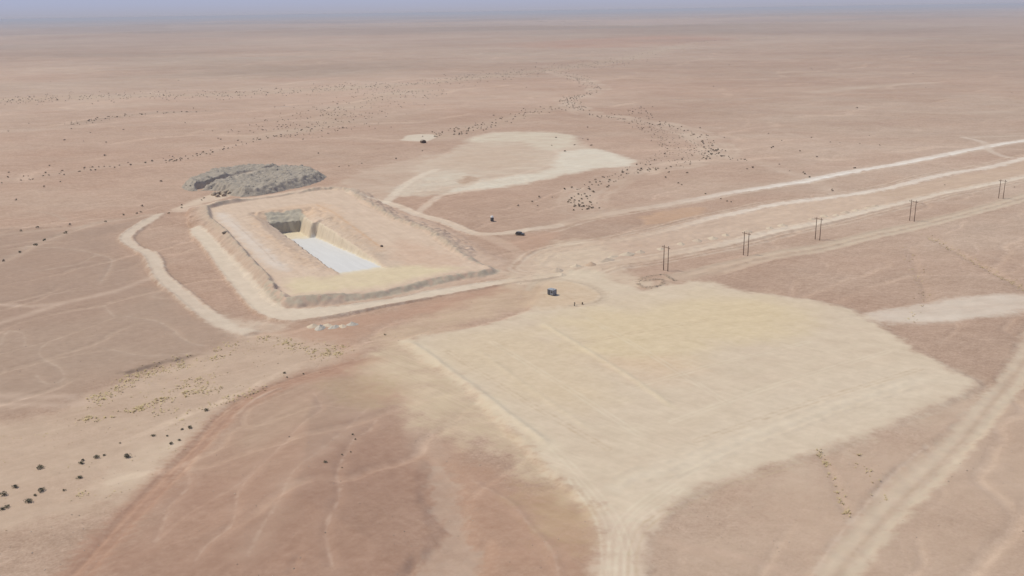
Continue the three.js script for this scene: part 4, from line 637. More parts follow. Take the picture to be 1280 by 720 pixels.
function put(o, name, label, category, group, kind) {
  o.name = numbered(name); o.userData = { label, category }; if (group) o.userData.group = group; if (kind) o.userData.kind = kind;
  o.traverse(q => { if (q.isMesh) { q.castShadow = true; q.receiveShadow = true; } }); scene.add(o); return o;
}
ZONES.forEach(([name, label, category], zn) => {
  if (!pieces[zn].length) return;
  const geo = pieces[zn].length > 1 ? mergeGeometries(pieces[zn].map(p => p[0]), true) : pieces[zn][0][0];
  const mm = pieces[zn].map(p => mats[p[1]]);
  put(new THREE.Mesh(geo, mm.length > 1 ? mm : mm[0]), name, label, category, null, 'structure');
});
function groundAt(x, z) {
  for (const { r, g } of HG) if (inR(r, x, z)) {
    const u = (x - g.x0) / g.step, v = (z - g.z0) / g.step, i = Math.floor(u), j = Math.floor(v), a = u - i, b = v - j, q = j * g.nx + i;
    return (g.h[q] * (1 - a) + g.h[q + 1] * a) * (1 - b) + (g.h[q + g.nx] * (1 - a) + g.h[q + g.nx + 1] * a) * b;
  }
  return baseHeight(x, z);
}

// ------------------------------------------------------------------ far ridges on the horizon
// ------------------------------------------------------------------ materials and shapes for the things
const std = (r, g, b, rough = 0.9, metal = 0) => new THREE.MeshStandardMaterial({ color: new THREE.Color().setRGB(r, g, b), roughness: rough, metalness: metal });
function grainTex(c, amp, sc, seed, S = 256) {
  const px = new Uint8Array(S * S * 4);
  for (let j = 0; j < S; j++) for (let i = 0; i < S; i++) { const n = pn(i / sc + seed, j / sc) * amp + pn(i / (sc * 0.35), j / (sc * 0.35) + seed) * amp * 0.8 + pn(i / (sc * 3) + seed, j / (sc * 3)) * amp; for (let q = 0; q < 3; q++) px[(j * S + i) * 4 + q] = Math.max(0, Math.min(255, c[q] + n)); px[(j * S + i) * 4 + 3] = 255; }
  const t = new THREE.DataTexture(px, S, S); t.colorSpace = THREE.SRGBColorSpace; t.wrapS = t.wrapT = THREE.RepeatWrapping; t.magFilter = t.minFilter = THREE.LinearFilter; t.needsUpdate = true; return t;
}
const M = {
  leaf: std(0.12, 0.108, 0.07), leaf2: std(0.15, 0.135, 0.085), leaf3: std(0.19, 0.145, 0.105), stem: std(0.12, 0.085, 0.06),
  wood: new THREE.MeshStandardMaterial({ map: grainTex([104, 82, 68], 9, 14, 3), roughness: 0.9 }), steel: std(0.32, 0.31, 0.3, 0.5, 0.6), porcelain: std(0.28, 0.16, 0.1, 0.3),
};
function mesh(geo, mat, name, parent) { const m = new THREE.Mesh(geo, mat); m.name = name; if (parent) parent.add(m); return m; }

function lump(seed, flat, detail, rough) {
  let g = new THREE.IcosahedronGeometry(0.5, detail); g = mergeVertices(g.deleteAttribute('normal') && g.deleteAttribute('uv') ? g : g, 1e-4); const p = g.attributes.position;
  for (let i = 0; i < p.count; i++) { const x = p.getX(i), y = p.getY(i), z = p.getZ(i), k = 1 + rough * (pn(x * 2.3 + seed, y * 2.3 + z * 1.7) + 0.6 * pn(x * 5 + seed, z * 5 - y * 3)); p.setXYZ(i, x * k, y * k * flat, z * k); }
  g.computeVertexNormals(); return g;
}
// shrubs: leaf clumps spread through a low crown, on a few crooked stems
function shrubGeo(seed, n, leaf) {
  const r = rng(seed), pos = [], stems = [];
  const lobes = []; for (let k = 0; k < 5; k++) { const a = r() * 6.283; lobes.push([Math.cos(a) * 0.24 * (0.4 + r()), 0.2 + 0.18 * r(), Math.sin(a) * 0.24 * (0.4 + r()), 0.18 + 0.13 * r()]); }
  for (let k = 0; k < n; k++) {
    const L = lobes[k % 5], u = r() * 2 - 1, a = r() * 6.283, q = Math.sqrt(1 - u * u), rr = L[3] * Math.cbrt(0.25 + 0.75 * r());
    const c = new THREE.Vector3(L[0] + q * Math.cos(a) * rr, Math.max(0.02, L[1] + u * rr * 0.85), L[2] + q * Math.sin(a) * rr);
    const d = new THREE.Vector3(r() - 0.5, r() * 0.8, r() - 0.5).normalize(), e = new THREE.Vector3(r() - 0.5, r() - 0.5, r() - 0.5).cross(d).normalize(), s = leaf * (0.6 + 0.8 * r());
    const p1 = c.clone().addScaledVector(d, s), p2 = c.clone().addScaledVector(e, s * 0.55), p3 = c.clone().addScaledVector(d, -s), p4 = c.clone().addScaledVector(e, -s * 0.55);
    for (const p of [p1, p2, p3, p1, p3, p4]) pos.push(p.x, p.y, p.z);
  }
  const g = new THREE.BufferGeometry(); g.setAttribute('position', new THREE.Float32BufferAttribute(pos, 3)); g.computeVertexNormals();
  for (let k = 0; k < 5; k++) { const L = lobes[k]; const c = new THREE.CatmullRomCurve3([new THREE.Vector3(0, -0.06, 0), new THREE.Vector3(L[0] * 0.4, L[1] * 0.5, L[2] * 0.6), new THREE.Vector3(L[0], L[1] + L[3] * 0.4, L[2])]); stems.push(new THREE.TubeGeometry(c, 4, 0.018, 4)); }
  return [g, mergeGeometries(stems)];
}
const SH = [11, 12, 13, 14].map(s => shrubGeo(s, 170, 0.075)), SL = [21, 22, 23].map(s => shrubGeo(s, 60, 0.12)[0]);
const rs = rng(99);
function nearShrub(x, z, w, label, group) {
  const v = SH[Math.floor(rs() * 4)], g = new THREE.Group(); mesh(v[0], rs() < 0.6 ? M.leaf : M.leaf2, 'foliage', g); mesh(v[1], M.stem, 'stem', g);
  g.position.set(x, groundAt(x, z), z); g.scale.set(w * (0.85 + 0.4 * rs()), w * (0.6 + 0.3 * rs()), w); g.rotation.y = rs() * 6.28; put(g, 'desert_shrub', label, 'shrub', group);
}
function farShrub(x, z, w, label, group) { w *= 0.8;
  const m = new THREE.Mesh(SL[Math.floor(rs() * 3)], [M.leaf, M.leaf2, M.leaf3][Math.floor(rs() * 3)]);
  m.position.set(x, groundAt(x, z), z); m.scale.set(w, w * (0.9 + 0.4 * rs()), w); m.rotation.y = rs() * 6.28; put(m, 'desert_shrub', label, 'shrub', group);
}
for (const [x, z, w] of F.p_nearShrub) nearShrub(x, z, w * 1.05, 'dark green shrub on pale sand of the wash below the reddish track', 'shrubs in the sandy wash');
for (const [x, z, w] of F.p_hillShrub) nearShrub(x, z, w, 'tiny dark shrub along a runnel of the smooth reddish slope', 'shrubs on the reddish slope');
F.p_midShrub.forEach(([x, z, w], i) => i ? farShrub(x, z, w, 'dark shrub in a loose line on the plain beyond the winding haul road', 'shrubs beyond the winding haul road') : farShrub(x, z, w, 'small dark shrub alone on reddish churned soil between haul road and pad'));
for (const [x, z, w] of F.p_cenShrub) { const q = x / -z; if (q > 0.205) farShrub(x, z, w, 'dark shrub standing singly on open plain near the whitest dirt road', 'lone shrubs near the whitest road'); else if (q < -0.06) farShrub(x, z, w, 'dark shrub on open ground between the grey stockpile and brown hut', 'shrubs between stockpile and hut'); else farShrub(x, z, w, 'dark shrub along the dry channel beside the whitish cleared ground', 'shrubs along the central channel'); }
let many = F.p_midShrub.length + F.p_cenShrub.length + F.p_nearShrub.length;
const inPoly = (P, x, z) => sdPoly(P, x, z) < 0;
for (const [k, n] of [['scA', 150], ['scC', 0]]) { const B = bounds(F[k], 0); let c = 0, guard = 0; while (c < n && guard++ < 9000 && many < 290) { const x = mixn(B[0], B[1], rs()), z = mixn(B[2], B[3], rs()); if (!inPoly(F[k], x, z) || rs() > 0.75 + pn(x / 30, z / 30)) continue; farShrub(x, z, 0.9 + 1.1 * rs() * rs(), 'dark shrub along the dry channel beside the whitish cleared ground', 'shrubs along the central channel'); c++; many++; } }
{ // the far scrub, too small to tell apart
  const list = [], r = rng(5);
  const along = (k, n, spread, w) => { const P = F[k]; for (let i = 0; i < n; i++) { const t = r() * (P.length - 1), a = Math.floor(t), f = t - a, p = P[a], q = P[Math.min(P.length - 1, a + 1)], s = (r() + r() + r() - 1.5) * spread; const dx = q[0] - p[0], dz = q[1] - p[1], l = Math.hypot(dx, dz) || 1; const x = mixn(p[0], q[0], f) - dz / l * s, z = mixn(p[1], q[1], f) + dx / l * s; if (pn(x / 60, z / 60) > -0.35) list.push([x, z, w * (0.6 + 0.8 * r())]); } };
  along('washF1', 1500, 95, 1.7); along('washF2', 60, 14, 2); along('washF3', 480, 80, 1.5); along('washF4', 130, 30, 1.9); along('washF5', 110, 12, 1.7); along('washC1', 340, 9, 1.6); along('washC2', 40, 8, 1.5);
  for (const [k, n] of [['scB', 60], ['scC', 60], ['scD', 60], ['scA', 120]]) { const B = bounds(F[k], 0); let c = 0, guard = 0; while (c < n && guard++ < 9000) { const x = mixn(B[0], B[1], r()), z = mixn(B[2], B[3], r()); if (inPoly(F[k], x, z)) { list.push([x, z, k === 'scA' ? 1 : 1.4 + 0.6 * r()]); c++; } } }
  for (let i = 0; i < 260; i++) { const z = -700 - 2600 * r() * r(), x = (r() - 0.5) * 1.3 * -z; if (pn(x / 300, z / 300) > 0.1) list.push([x, z, 1.2 + 1.6 * r()]); }
  const im = new THREE.InstancedMesh(SL[0], M.leaf3, list.length), m4x = new THREE.Matrix4(), q = new THREE.Quaternion(), up = new THREE.Vector3(0, 1, 0);
  list.forEach(([x, z, w], i) => im.setMatrixAt(i, m4x.compose(new THREE.Vector3(x, groundAt(x, z), z), q.setFromAxisAngle(up, r() * 6.28), new THREE.Vector3(w, w, w))));
  put(im, 'desert_scrub', 'distant scattering of dark scrub along the far dry channels', 'scrub', null, 'stuff');
}
{ // loose stones on the desert surface
  const r = rng(404), list = [], avoid = ['pad', 'padRoad', 'quarry', 'haulInner', 'haulOuter', 'roadE', 'roadF', 'spill'];
  for (let i = 0; i < 5200 && list.length < 2600; i++) { const z = -165 - 420 * r(), x = (r() - 0.5) * 1.3 * -z; if (pn(x / 24, z / 24) + 0.5 * r() < 0.1 || avoid.some(k => sdPoly(F[k], x, z) < 1)) continue; list.push([x, z, 0.14 + 0.42 * r() * r() * r()]); }
  const im = new THREE.InstancedMesh(lump(5.5, 0.7, 1, 0.4), std(1, 1, 1), list.length), m = new THREE.Matrix4(), q = new THREE.Quaternion(), c = new THREE.Color();
  list.forEach(([x, z, w], i) => { im.setMatrixAt(i, m.compose(new THREE.Vector3(x, groundAt(x, z) + w * 0.1, z), q.setFromEuler(new THREE.Euler(0, r() * 6, 0)), new THREE.Vector3(w, w, w))); const k = 0.2 + 0.3 * r(); im.setColorAt(i, c.setRGB(k, k * 0.78, k * 0.62)); });
  put(im, 'desert_stones', 'small loose stones strewn over the pinkish desert surface', 'stones', null, 'stuff');
}
{ // dry grass
  const r = rng(31), blades = [];
  for (let k = 0; k < 14; k++) { const a = r() * 6.28, b = new THREE.BufferGeometry(), lean = 0.25 + 0.3 * r(), x = Math.cos(a) * 0.12, z = Math.sin(a) * 0.12, h = 0.3 + 0.3 * r(), px = -Math.sin(a) * 0.06, pz = Math.cos(a) * 0.06; b.setAttribute('position', new THREE.Float32BufferAttribute([x - px, -0.03, z - pz, x + px, -0.03, z + pz, x + Math.cos(a) * lean, h, z + Math.sin(a) * lean], 3)); b.setAttribute('normal', new THREE.Float32BufferAttribute([0, 1, 0, 0, 1, 0, 0, 1, 0], 3)); blades.push(b); }
  const geo = mergeGeometries(blades), list = [];
  for (const [k, n, sp] of [['g1', 420, 2.6], ['g2', 200, 1.6], ['g3', 120, 2.2], ['g4', 170, 1.8], ['g5', 170, 2.2], ['g6', 160, 1], ['g7', 90, 1.5], ['g8', 110, 3], ['g9', 50, 3], ['g10', 70, 2], ['g11', 30, 1], ['vegR', 260, 1.6], ['vegR2', 90, 1.8], ['vegR3', 90, 0.7], ['vegR4', 40, 1]]) {
    const P = F[k]; for (let i = 0; i < n; i++) { const t = r() * (P.length - 1), a = Math.floor(t), f = t - a, p = P[a], q = P[Math.min(P.length - 1, a + 1)]; const x = mixn(p[0], q[0], f) + (r() + r() - 1) * sp * 2.4, z = mixn(p[1], q[1], f) + (r() + r() - 1) * sp * 3.2; if (pn(x / 5, z / 5) > -0.25) list.push([x, z, 0.35 + 0.8 * r()]); }
  }
  { const P = F.wash, B = bounds(P, 0); for (let i = 0; i < 2600; i++) { const x = mixn(B[0], B[1], r()), z = mixn(B[2], B[3], r()); if (sdPoly(P, x, z) < -2 && pn(x / 16, z / 9 + 4) > 0.15) list.push([x, z, 0.25 + 0.4 * r()]); } }
  const im = new THREE.InstancedMesh(geo, std(1, 1, 1), list.length), m = new THREE.Matrix4(), q = new THREE.Quaternion(), up = new THREE.Vector3(0, 1, 0), c = new THREE.Color();
  list.forEach(([x, z, w], i) => { im.setMatrixAt(i, m.compose(new THREE.Vector3(x, groundAt(x, z), z), q.setFromAxisAngle(up, r() * 6.28), new THREE.Vector3(w, w, w))); const t = r(); im.setColorAt(i, c.setRGB(0.44 + 0.14 * t, 0.35 + 0.12 * t, 0.18 + 0.09 * t)); });
  put(im, 'dry_grass', 'golden dry grass tufts fringing the sandy wash and gullies', 'grass', null, 'stuff');
}

// the grey waste-rock stockpile: loads tipped side by side, a paler ramp running up between its two halves
{
  const P = F.pile, step = 0.7, lr = rng(8), loads = [], b = bounds(P, 0);
  for (let i = 0; i < 420; i++) loads.push([mixn(b[0], b[1], lr()), mixn(b[2], b[3], lr()), 1.8 + 2 * lr(), 0.4 + 1.1 * lr()]);
  const B = bounds(P, 2), nx = Math.ceil((B[1] - B[0]) / step), nz = Math.ceil((B[3] - B[2]) / step), pos = [], uv = [], col = [], ind = [], id = new Int32Array((nx + 1) * (nz + 1)).fill(-1), spots = [];
  for (let j = 0; j <= nz; j++) for (let i = 0; i <= nx; i++) {
    const x = B[0] + i * step, z = B[2] + j * step, d = -sdPoly(P, x, z) + 1.2 * pn(x / 6, z / 6) + 0.7 * pn(x / 2.4, z / 2.4);
    if (d < -1.2) continue;
    dLine(F.pileRoad, x, z); const road = ss(5, 2.6, LN.d + pn(x / 4, z / 4)), top = mixn(5.2, 5.0, ss(-4, 4, LN.d * LN.side)) * (1 + 0.3 * pn(x / 14, z / 14)), rd = 3.2 * ss(0, 0.5, LN.t);
    let heap = 0; for (const [hx, hz, hr, hh] of loads) { const q = Math.hypot(x - hx, z - hz) / hr; if (q < 1) heap = Math.max(heap, hh * (1 - q)); }
    let h = Math.min(top, Math.max(0, d) * 0.7) + (heap + 0.4 * pn(x / 2.4, z / 2.4) + 0.2 * pn(x / 1.2, z / 1.2)) * ss(0, 3, d); h = mixn(h, Math.min(rd, Math.max(0, d) * 0.62) + 0.1 * pn(x / 3, z / 3), road) - (d < 0 ? 0.5 : 0);
    id[j * (nx + 1) + i] = pos.length / 3; pos.push(x, groundAt(x, z) + h - 0.05, z); uv.push(x / 12, z / 12); if (d > 0.5 && road < 0.3) spots.push([x, groundAt(x, z) + h, z]);
    const v = 1 + 0.16 * pn(x / 5, z / 5) + 0.14 * pn(x / 1.7, z / 1.7); col.push(mixn(v, 1.3, road), mixn(v, 1.24, road), mixn(v * 0.97, 1.16, road));
  }
  for (let j = 0; j < nz; j++) for (let i = 0; i < nx; i++) { const a = id[j * (nx + 1) + i], c = id[j * (nx + 1) + i + 1], d = id[(j + 1) * (nx + 1) + i], e = id[(j + 1) * (nx + 1) + i + 1]; if (a < 0 || c < 0 || d < 0 || e < 0) continue; ind.push(a, d, c, c, d, e); }
  const g = new THREE.BufferGeometry(); g.setAttribute('position', new THREE.Float32BufferAttribute(pos, 3)); g.setAttribute('uv', new THREE.Float32BufferAttribute(uv, 2)); g.setAttribute('color', new THREE.Float32BufferAttribute(col, 3)); g.setIndex(ind); g.computeVertexNormals();
  const G = new THREE.Group(); mesh(g, new THREE.MeshStandardMaterial({ map: grainTex([152, 141, 131], 12, 9, 40, 512), vertexColors: true, roughness: 1 }), 'mound', G);
  const im = new THREE.InstancedMesh(lump(3.3, 0.75, 1, 0.45), std(1, 1, 1), 900), m = new THREE.Matrix4(), q = new THREE.Quaternion(), c = new THREE.Color();
  for (let i = 0; i < 900; i++) { const s = spots[Math.floor(lr() * spots.length)], w = 0.3 + 1.0 * lr() * lr() * lr(), k = 0.27 + 0.14 * lr(); im.setMatrixAt(i, m.compose(new THREE.Vector3(s[0] + lr() * 0.5, s[1] + w * 0.15, s[2]), q.setFromEuler(new THREE.Euler(lr() * 6, lr() * 6, 0)), new THREE.Vector3(w, w, w))); im.setColorAt(i, c.setRGB(k, k * 0.93, k * 0.84)); }
  im.name = 'rubble'; im.userData.kind = 'stuff'; G.add(im);
  put(G, 'rock_stockpile', 'low grey waste-rock stockpile with a paler ramp, beside the quarry', 'stockpile');
}

// rocks and heaps
function heapGeo(seed) {   // a tipped load: a rough cone with a spread toe
  const pos = [], ind = [], R = 9, A = 26;
  for (let j = 0; j <= R; j++) for (let i = 0; i < A; i++) { const q = j / R, a = i / A * 6.283, rr = q * (0.5 + 0.09 * pn(Math.cos(a) * 1.4 + seed, Math.sin(a) * 1.4)), x = Math.cos(a) * rr, z = Math.sin(a) * rr; pos.push(x, Math.max(-0.05, 0.34 * Math.pow(1 - q, 1.15) * (1 + 0.25 * pn(x * 5 + seed, z * 5)) + 0.035 * pn(x * 12 + seed, z * 12) * (1 - q) - (j === R ? 0.06 : 0)), z); }
  for (let j = 0; j < R; j++) for (let i = 0; i < A; i++) { const a = j * A + i, b = j * A + (i + 1) % A; ind.push(a, b, a + A, b, b + A, a + A); }
  const g = new THREE.BufferGeometry(); g.setAttribute('position', new THREE.Float32BufferAttribute(pos, 3)); g.setIndex(ind); g.computeVertexNormals(); return g;
}
const HE = [1.3, 5.1, 9.7, 14.2].map(heapGeo), sandA = std(0.52, 0.42, 0.32), sandB = std(0.47, 0.37, 0.285), sandR = std(0.43, 0.31, 0.225), paleRock = std(0.46, 0.41, 0.35);
F.p_heaps.forEach(([x, z], i) => {
  const m = new THREE.Mesh(HE[i % 4], i === 2 ? sandR : i % 3 ? sandA : sandB), long = i === 3 || i === 4 || i === 5 ? 1.8 : 1;
  m.position.set(x, groundAt(x, z), z); m.rotation.y = 0.57 + (long > 1 ? 0 : rs() * 6); const s = 4.6 + 1.8 * rs(); m.scale.set(s * long, s * (0.5 + 0.3 * rs()), s);
  put(m, 'spoil_heap', i === 2 ? 'widest reddish tipped heap of soil at the head of the roadside row' : 'small tipped heap of pale soil in the roadside row', 'heap', 'heaps along the pole line road');
});
F.p_spoilPale.forEach(([x, z], i) => { const m = new THREE.Mesh(HE[(i + 1) % 4], i % 2 ? paleRock : sandA); m.position.set(x, groundAt(x, z) - 0.1, z); m.rotation.y = i * 1.3; const s = 4 + 1.5 * rs(); m.scale.set(s * 1.3, s * (0.55 + 0.4 * rs()), s * 0.8); put(m, 'rubble_heap', 'pale rubble heap at the toe of the haul road embankment', 'heap', 'rubble heaps below the haul road'); });
const RK = [2.2, 7.9, 4.4].map((s, i) => lump(s, 0.75, 2, 0.4)), boulderMat = std(0.36, 0.28, 0.21);
F.p_boulders.forEach(([x, z], i) => { const m = new THREE.Mesh(RK[i % 3], boulderMat); const s = 2.4 + 1.4 * rs(); m.scale.set(s, s * 1.15, s); m.rotation.y = i * 2.1; m.position.set(x, groundAt(x, z) + s * 0.25, z); put(m, 'boulder', 'tan boulder in the cluster between yard and grey stockpile', 'boulder', 'boulders by the stockpile'); });
{ const [x, z] = F.p_dot2[0], m = new THREE.Mesh(RK[0], std(0.2, 0.16, 0.13)); m.scale.set(3.2, 1.6, 1.6); m.rotation.y = 0.4; m.position.set(x, groundAt(x, z) + 0.3, z); put(m, 'boulder', 'dark elongated rock lying on the left quarry berm slope', 'boulder'); }
{ const [x, z] = F.p_dot[0], m = new THREE.Mesh(RK[1], std(0.12, 0.09, 0.07)); m.scale.set(1.5, 1.6, 1.5); m.position.set(x, groundAt(x, z) + 0.3, z); put(m, 'boulder', 'small dark rock alone on the bench right of the white ramp', 'boulder'); }
{ // stones thrown up round the small bund
  const r = rng(77), list = []; for (const [k, n] of [['ring', 130], ['ring2', 90]]) { const P = F[k]; for (let i = 0; i < n; i++) { const a = Math.floor(r() * (P.length - 1)), f = r(), p = P[a], q = P[a + 1]; list.push([mixn(p[0], q[0], f) + (r() - 0.5) * 1.6, mixn(p[1], q[1], f) + (r() - 0.5) * 2, 0.2 + 0.4 * r() * r()]); } }
  const im = new THREE.InstancedMesh(lump(3, 0.7, 1, 0.4), std(0.3, 0.235, 0.185), list.length), m = new THREE.Matrix4(), q = new THREE.Quaternion();
  list.forEach(([x, z, w], i) => im.setMatrixAt(i, m.compose(new THREE.Vector3(x, groundAt(x, z) + w * 0.15, z), q.setFromEuler(new THREE.Euler(0, r() * 6, 0)), new THREE.Vector3(w, w, w))));
  put(im, 'loose_stones', 'ring of loose dark stones at the foot of the pole by the pad', 'stones', null, 'stuff');
}

// wooden H-frame poles of the line
function hFrame() {
  const g = new THREE.Group(), pg = new THREE.CylinderGeometry(0.15, 0.23, 13.3, 10).translate(0, 5.65, 0);
  for (const s of [-1.5, 1.5]) { const p = mesh(pg, M.wood, 'pole', g); p.position.x = s; const cap = mesh(new THREE.CylinderGeometry(0.12, 0.165, 0.1, 10).translate(0, 12.35, 0), M.steel, 'cap', p); }
  const arm = mesh(new THREE.BoxGeometry(5.6, 0.22, 0.16).translate(0, 11.5, 0.2), M.wood, 'crossarm', g);
  for (const s of [-1.5, 1.5]) mesh(new THREE.BoxGeometry(0.06, 0.06, 0.5).translate(s, 11.5, 0.12), M.steel, 'bolt', arm);
  for (const s of [-1, 1]) { const b = mesh(new THREE.BoxGeometry(0.06, 1.7, 0.05), M.steel, 'brace', g); b.position.set(s * 2.05, 10.85, 0.2); b.rotation.z = -s * 0.75; }
  const pts = [[0.02, 0], [0.03, 0.1], [0.09, 0.12], [0.04, 0.17], [0.085, 0.2], [0.04, 0.25], [0.08, 0.28], [0.03, 0.33], [0, 0.35]].map(p => new THREE.Vector2(p[0], p[1])), ins = new THREE.LatheGeometry(pts, 10);
  for (const x of [-2.6, 0, 2.6]) { const i = mesh(ins, M.porcelain, 'insulator', g); i.position.set(x, 11.6, 0.2); }
  return g;
}
const protoPole = hFrame();
const poleText = ['wooden H-frame power pole beside the ring of stones at the pad', 'second wooden H-frame power pole from the ring of stones', 'middle wooden H-frame power pole of the line of five', 'fourth wooden H-frame power pole from the ring of stones', 'last wooden H-frame power pole, farthest from the ring of stones'];
F.p_poles.forEach(([x, z], i) => { const o = i ? protoPole.clone() : protoPole; o.position.set(x, groundAt(x, z), z); o.rotation.y = -1.0; put(o, 'power_pole', poleText[i], 'power pole', 'H-frame poles along the road'); });

// the parked pickup by the quarry
{
  const g = new THREE.Group(), paint = new THREE.MeshPhysicalMaterial({ color: new THREE.Color().setRGB(0.035, 0.033, 0.034), roughness: 0.45, clearcoat: 0.5 }), glass = new THREE.MeshPhysicalMaterial({ color: new THREE.Color().setRGB(0.03, 0.035, 0.04), roughness: 0.08 }), tyre = std(0.03, 0.03, 0.03), rim = std(0.35, 0.35, 0.36, 0.35, 0.8), lamp = std(0.7, 0.7, 0.68, 0.2), tail = std(0.35, 0.03, 0.02, 0.3);
  const s = new THREE.Shape([[-2.45, 0.55], [-2.4, 1.1], [-2.2, 1.16], [-0.95, 1.2], [-0.55, 1.86], [-0.3, 1.92], [1.6, 1.9], [1.95, 1.82], [2.35, 1.2], [2.42, 0.55]].map(p => new THREE.Vector2(-p[0], p[1])));
  const body = mesh(new THREE.ExtrudeGeometry(s, { depth: 1.66, bevelEnabled: true, bevelSize: 0.08, bevelThickness: 0.1, bevelSegments: 2 }).translate(0, 0, -0.83), paint, 'body', g);
  for (const sd of [-1, 1]) { const w = new THREE.Shape([[0.42, 1.27], [0.15, 1.76], [-1.65, 1.76], [-1.95, 1.27]].map(p => new THREE.Vector2(p[0] + 0.3, p[1]))); const m = mesh(new THREE.ExtrudeGeometry(w, { depth: 0.02, bevelEnabled: false }), glass, 'side_window', g); m.position.z = sd > 0 ? 0.93 : -0.95; const mir = mesh(new THREE.BoxGeometry(0.16, 0.16, 0.22), paint, 'mirror', g); mir.position.set(0.85, 1.28, sd * 1.04); const dh = mesh(new THREE.BoxGeometry(0.2, 0.04, 0.03), rim, 'door_handle', g); dh.position.set(-0.35, 1.1, sd * 0.945); }
  const wsd = mesh(new THREE.BoxGeometry(0.03, 0.72, 1.45), glass, 'windscreen', g); wsd.position.set(0.83, 1.53, 0); wsd.rotation.z = 0.54;
  const rw = mesh(new THREE.BoxGeometry(0.03, 0.55, 1.4), glass, 'rear_window', g); rw.position.set(-2.23, 1.52, 0); rw.rotation.z = -0.57;
  for (const sx of [-1.5, 1.52]) for (const sz of [-0.86, 0.86]) { const w = new THREE.Group(); w.name = 'wheel'; mesh(new THREE.TorusGeometry(0.3, 0.11, 8, 20), tyre, 'tyre', w); mesh(new THREE.CylinderGeometry(0.24, 0.24, 0.16, 16).rotateX(Math.PI / 2), rim, 'rim', w); w.position.set(sx, 0.41, sz); g.add(w); }
  for (const sz of [-0.66, 0.66]) { const l = mesh(new THREE.BoxGeometry(0.06, 0.16, 0.3), lamp, 'headlight', g); l.position.set(2.5, 0.92, sz); const t = mesh(new THREE.BoxGeometry(0.06, 0.26, 0.16), tail, 'tail_light', g); t.position.set(-2.47, 1.0, sz); }
  for (const [x, n] of [[2.56, 'front_bumper'], [-2.53, 'rear_bumper']]) { const b = mesh(new THREE.BoxGeometry(0.16, 0.22, 1.7), tyre, n, g); b.position.set(x, 0.6, 0); }
  const [x, z] = F.p_car[0]; g.position.set(x, groundAt(x, z), z); g.rotation.y = -0.45; put(g, 'parked_car', 'dark parked off-road car alone on the bare ground beside the quarry', 'car');
}
// grey site cabin on skids in the roped yard by the pad
{
  const g = new THREE.Group(), wall = new THREE.MeshStandardMaterial({ map: grainTex([128, 130, 138], 5, 30, 8), roughness: 0.7 }), dark = std(0.05, 0.05, 0.055, 0.5), roof = std(0.3, 0.31, 0.34, 0.6);
  mesh(new THREE.BoxGeometry(3.2, 2.2, 2.3).translate(0, 1.4, 0), wall, 'wall', g); const rf = mesh(new THREE.BoxGeometry(3.4, 0.14, 2.5).translate(0, 2.57, 0), roof, 'roof', g); mesh(new THREE.BoxGeometry(0.7, 0.2, 0.7).translate(0.6, 2.74, 0), roof, 'vent', rf);
  for (const s of [-0.8, 0.8]) mesh(new THREE.BoxGeometry(3.5, 0.3, 0.2).translate(0, 0.15, s), dark, 'skid', g);
  for (const sx of [-1.6, 1.6]) for (const sz of [-1.15, 1.15]) mesh(new THREE.BoxGeometry(0.1, 2.2, 0.1).translate(sx, 1.4, sz), dark, 'corner_post', g);
  const d = mesh(new THREE.BoxGeometry(0.85, 1.9, 0.06).translate(-0.7, 1.28, 1.17), dark, 'door', g); mesh(new THREE.BoxGeometry(0.05, 0.14, 0.08).translate(-0.4, 1.25, 1.22), M.steel, 'handle', d);
  const w = mesh(new THREE.BoxGeometry(0.95, 0.75, 0.05).translate(0.7, 1.65, 1.16), std(0.04, 0.045, 0.05, 0.1), 'window', g); mesh(new THREE.BoxGeometry(1.05, 0.06, 0.09).translate(0.7, 1.25, 1.18), dark, 'sill', w);
  const [x, z] = F.p_cabin[0]; g.position.set(x, groundAt(x, z), z); g.rotation.y = -0.75; put(g, 'site_cabin', 'small grey site cabin on skids in the yard beside the graded pad', 'cabin');
}
// white tank on a dark stand
{
  const g = new THREE.Group(), dark = std(0.07, 0.07, 0.075, 0.6), white = std(0.75, 0.75, 0.74, 0.5);
  for (const sx of [-0.75, 0.75]) for (const sz of [-0.75, 0.75]) mesh(new THREE.BoxGeometry(0.16, 2, 0.16).translate(sx, 1, sz), dark, 'leg', g);
  for (const s of [-0.75, 0.75]) { mesh(new THREE.BoxGeometry(1.5, 1.5, 0.06).translate(0, 1.1, s), dark, 'side_panel', g); mesh(new THREE.BoxGeometry(0.06, 1.5, 1.36).translate(s, 1.1, 0), dark, 'side_panel', g); }
  mesh(new THREE.BoxGeometry(1.9, 0.12, 1.9).translate(0, 2.06, 0), dark, 'deck', g);
  const t = mesh(new THREE.LatheGeometry([[0, 0], [0.8, 0], [0.84, 0.06], [0.84, 0.4], [0.87, 0.45], [0.84, 0.5], [0.84, 0.95], [0.7, 1.15], [0.3, 1.26], [0, 1.28]].map(p => new THREE.Vector2(p[0], p[1])), 24).translate(0, 2.12, 0), white, 'tank', g); mesh(new THREE.CylinderGeometry(0.22, 0.24, 0.12, 16).translate(0, 3.42, 0), dark, 'lid', t);
  const [x, z] = F.p_tank[0]; g.position.set(x, groundAt(x, z), z); g.rotation.y = 0.3; put(g, 'water_tank', 'white-topped water tank on a dark stand above the parked car track', 'tank');
}
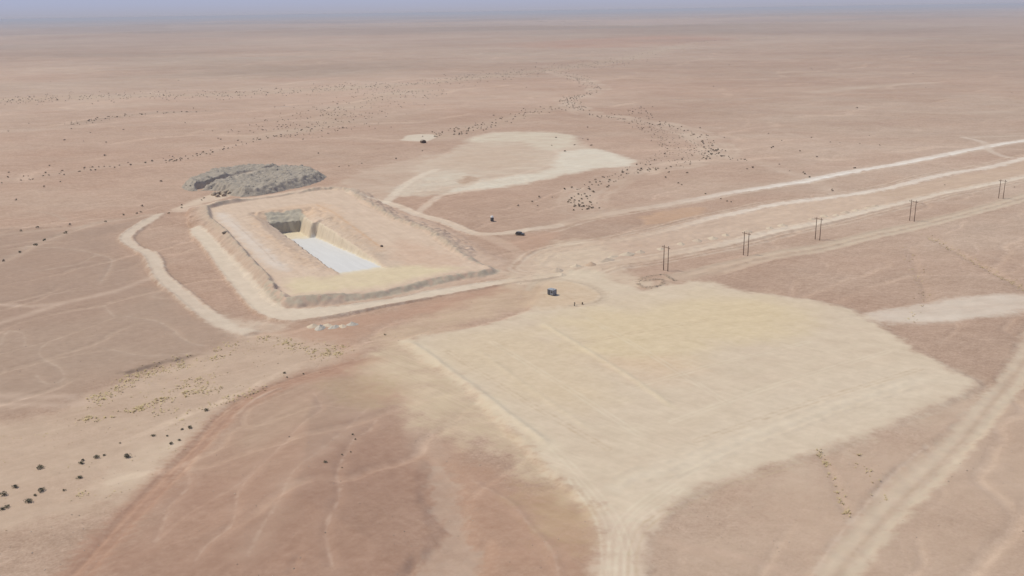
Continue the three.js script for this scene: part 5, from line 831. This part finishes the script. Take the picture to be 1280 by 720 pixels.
// brown hut on the pale apron
{
  const g = new THREE.Group(), wall = std(0.13, 0.08, 0.055), roof = std(0.26, 0.2, 0.16, 0.7), dark = std(0.04, 0.03, 0.025);
  const s = new THREE.Shape([[-2.3, 0], [2.3, 0], [2.3, 2.1], [0, 3.1], [-2.3, 2.1]].map(p => new THREE.Vector2(p[0], p[1]))); mesh(new THREE.ExtrudeGeometry(s, { depth: 3.6, bevelEnabled: false }).translate(0, 0, -1.8), wall, 'wall', g);
  for (const k of [-1, 1]) { const r = mesh(new THREE.BoxGeometry(2.75, 0.1, 4.1), roof, 'roof', g); r.position.set(k * 1.22, 2.68, 0); r.rotation.z = -k * 0.41; }
  mesh(new THREE.BoxGeometry(0.95, 1.9, 0.06).translate(0.3, 0.95, 1.84), dark, 'door', g); mesh(new THREE.BoxGeometry(0.8, 0.7, 0.05).translate(-1.2, 1.4, 1.83), dark, 'window', g);
  const [x, z] = F.p_hut[0]; g.position.set(x, groundAt(x, z) - 0.05, z); g.rotation.y = 0.5; put(g, 'field_hut', 'small brown gabled hut at the corner of a pale square apron', 'hut');
}
// standpipe and drum in the roped yard
{
  const g = new THREE.Group(), dark = std(0.08, 0.075, 0.065, 0.6); mesh(new THREE.CylinderGeometry(0.16, 0.2, 1.5, 10).translate(0, 0.72, 0), dark, 'pipe', g); mesh(new THREE.CylinderGeometry(0.28, 0.28, 0.12, 12).translate(0, 1.5, 0), dark, 'flange', g); const v = mesh(new THREE.TorusGeometry(0.25, 0.04, 6, 16).rotateY(Math.PI / 2).translate(0.36, 1.1, 0), std(0.25, 0.05, 0.03, 0.5), 'valve_wheel', g); mesh(new THREE.CylinderGeometry(0.05, 0.05, 0.4, 8).rotateZ(Math.PI / 2).translate(0.25, 1.1, 0), dark, 'spindle', v);
  const [x, z] = F.p_post[0]; g.position.set(x, groundAt(x, z), z); put(g, 'standpipe', 'dark upright standpipe at the corner of the yard beside the pad', 'standpipe');
  const d = mesh(new THREE.LatheGeometry([[0, 0], [0.3, 0], [0.31, 0.03], [0.29, 0.06], [0.29, 0.3], [0.31, 0.32], [0.29, 0.34], [0.29, 0.6], [0.31, 0.62], [0.29, 0.64], [0.29, 0.85], [0.31, 0.88], [0.28, 0.88], [0.28, 0.85], [0, 0.85]].map(p => new THREE.Vector2(p[0], p[1])), 20), std(0.12, 0.08, 0.05, 0.6)); const [dx, dz] = F.p_drum[0]; d.position.set(dx, groundAt(dx, dz), dz); put(d, 'drum', 'rusty brown drum standing near the dark standpipe', 'drum');
}
console.log('done', Date.now() - T0);
renderer.render(scene, camera);
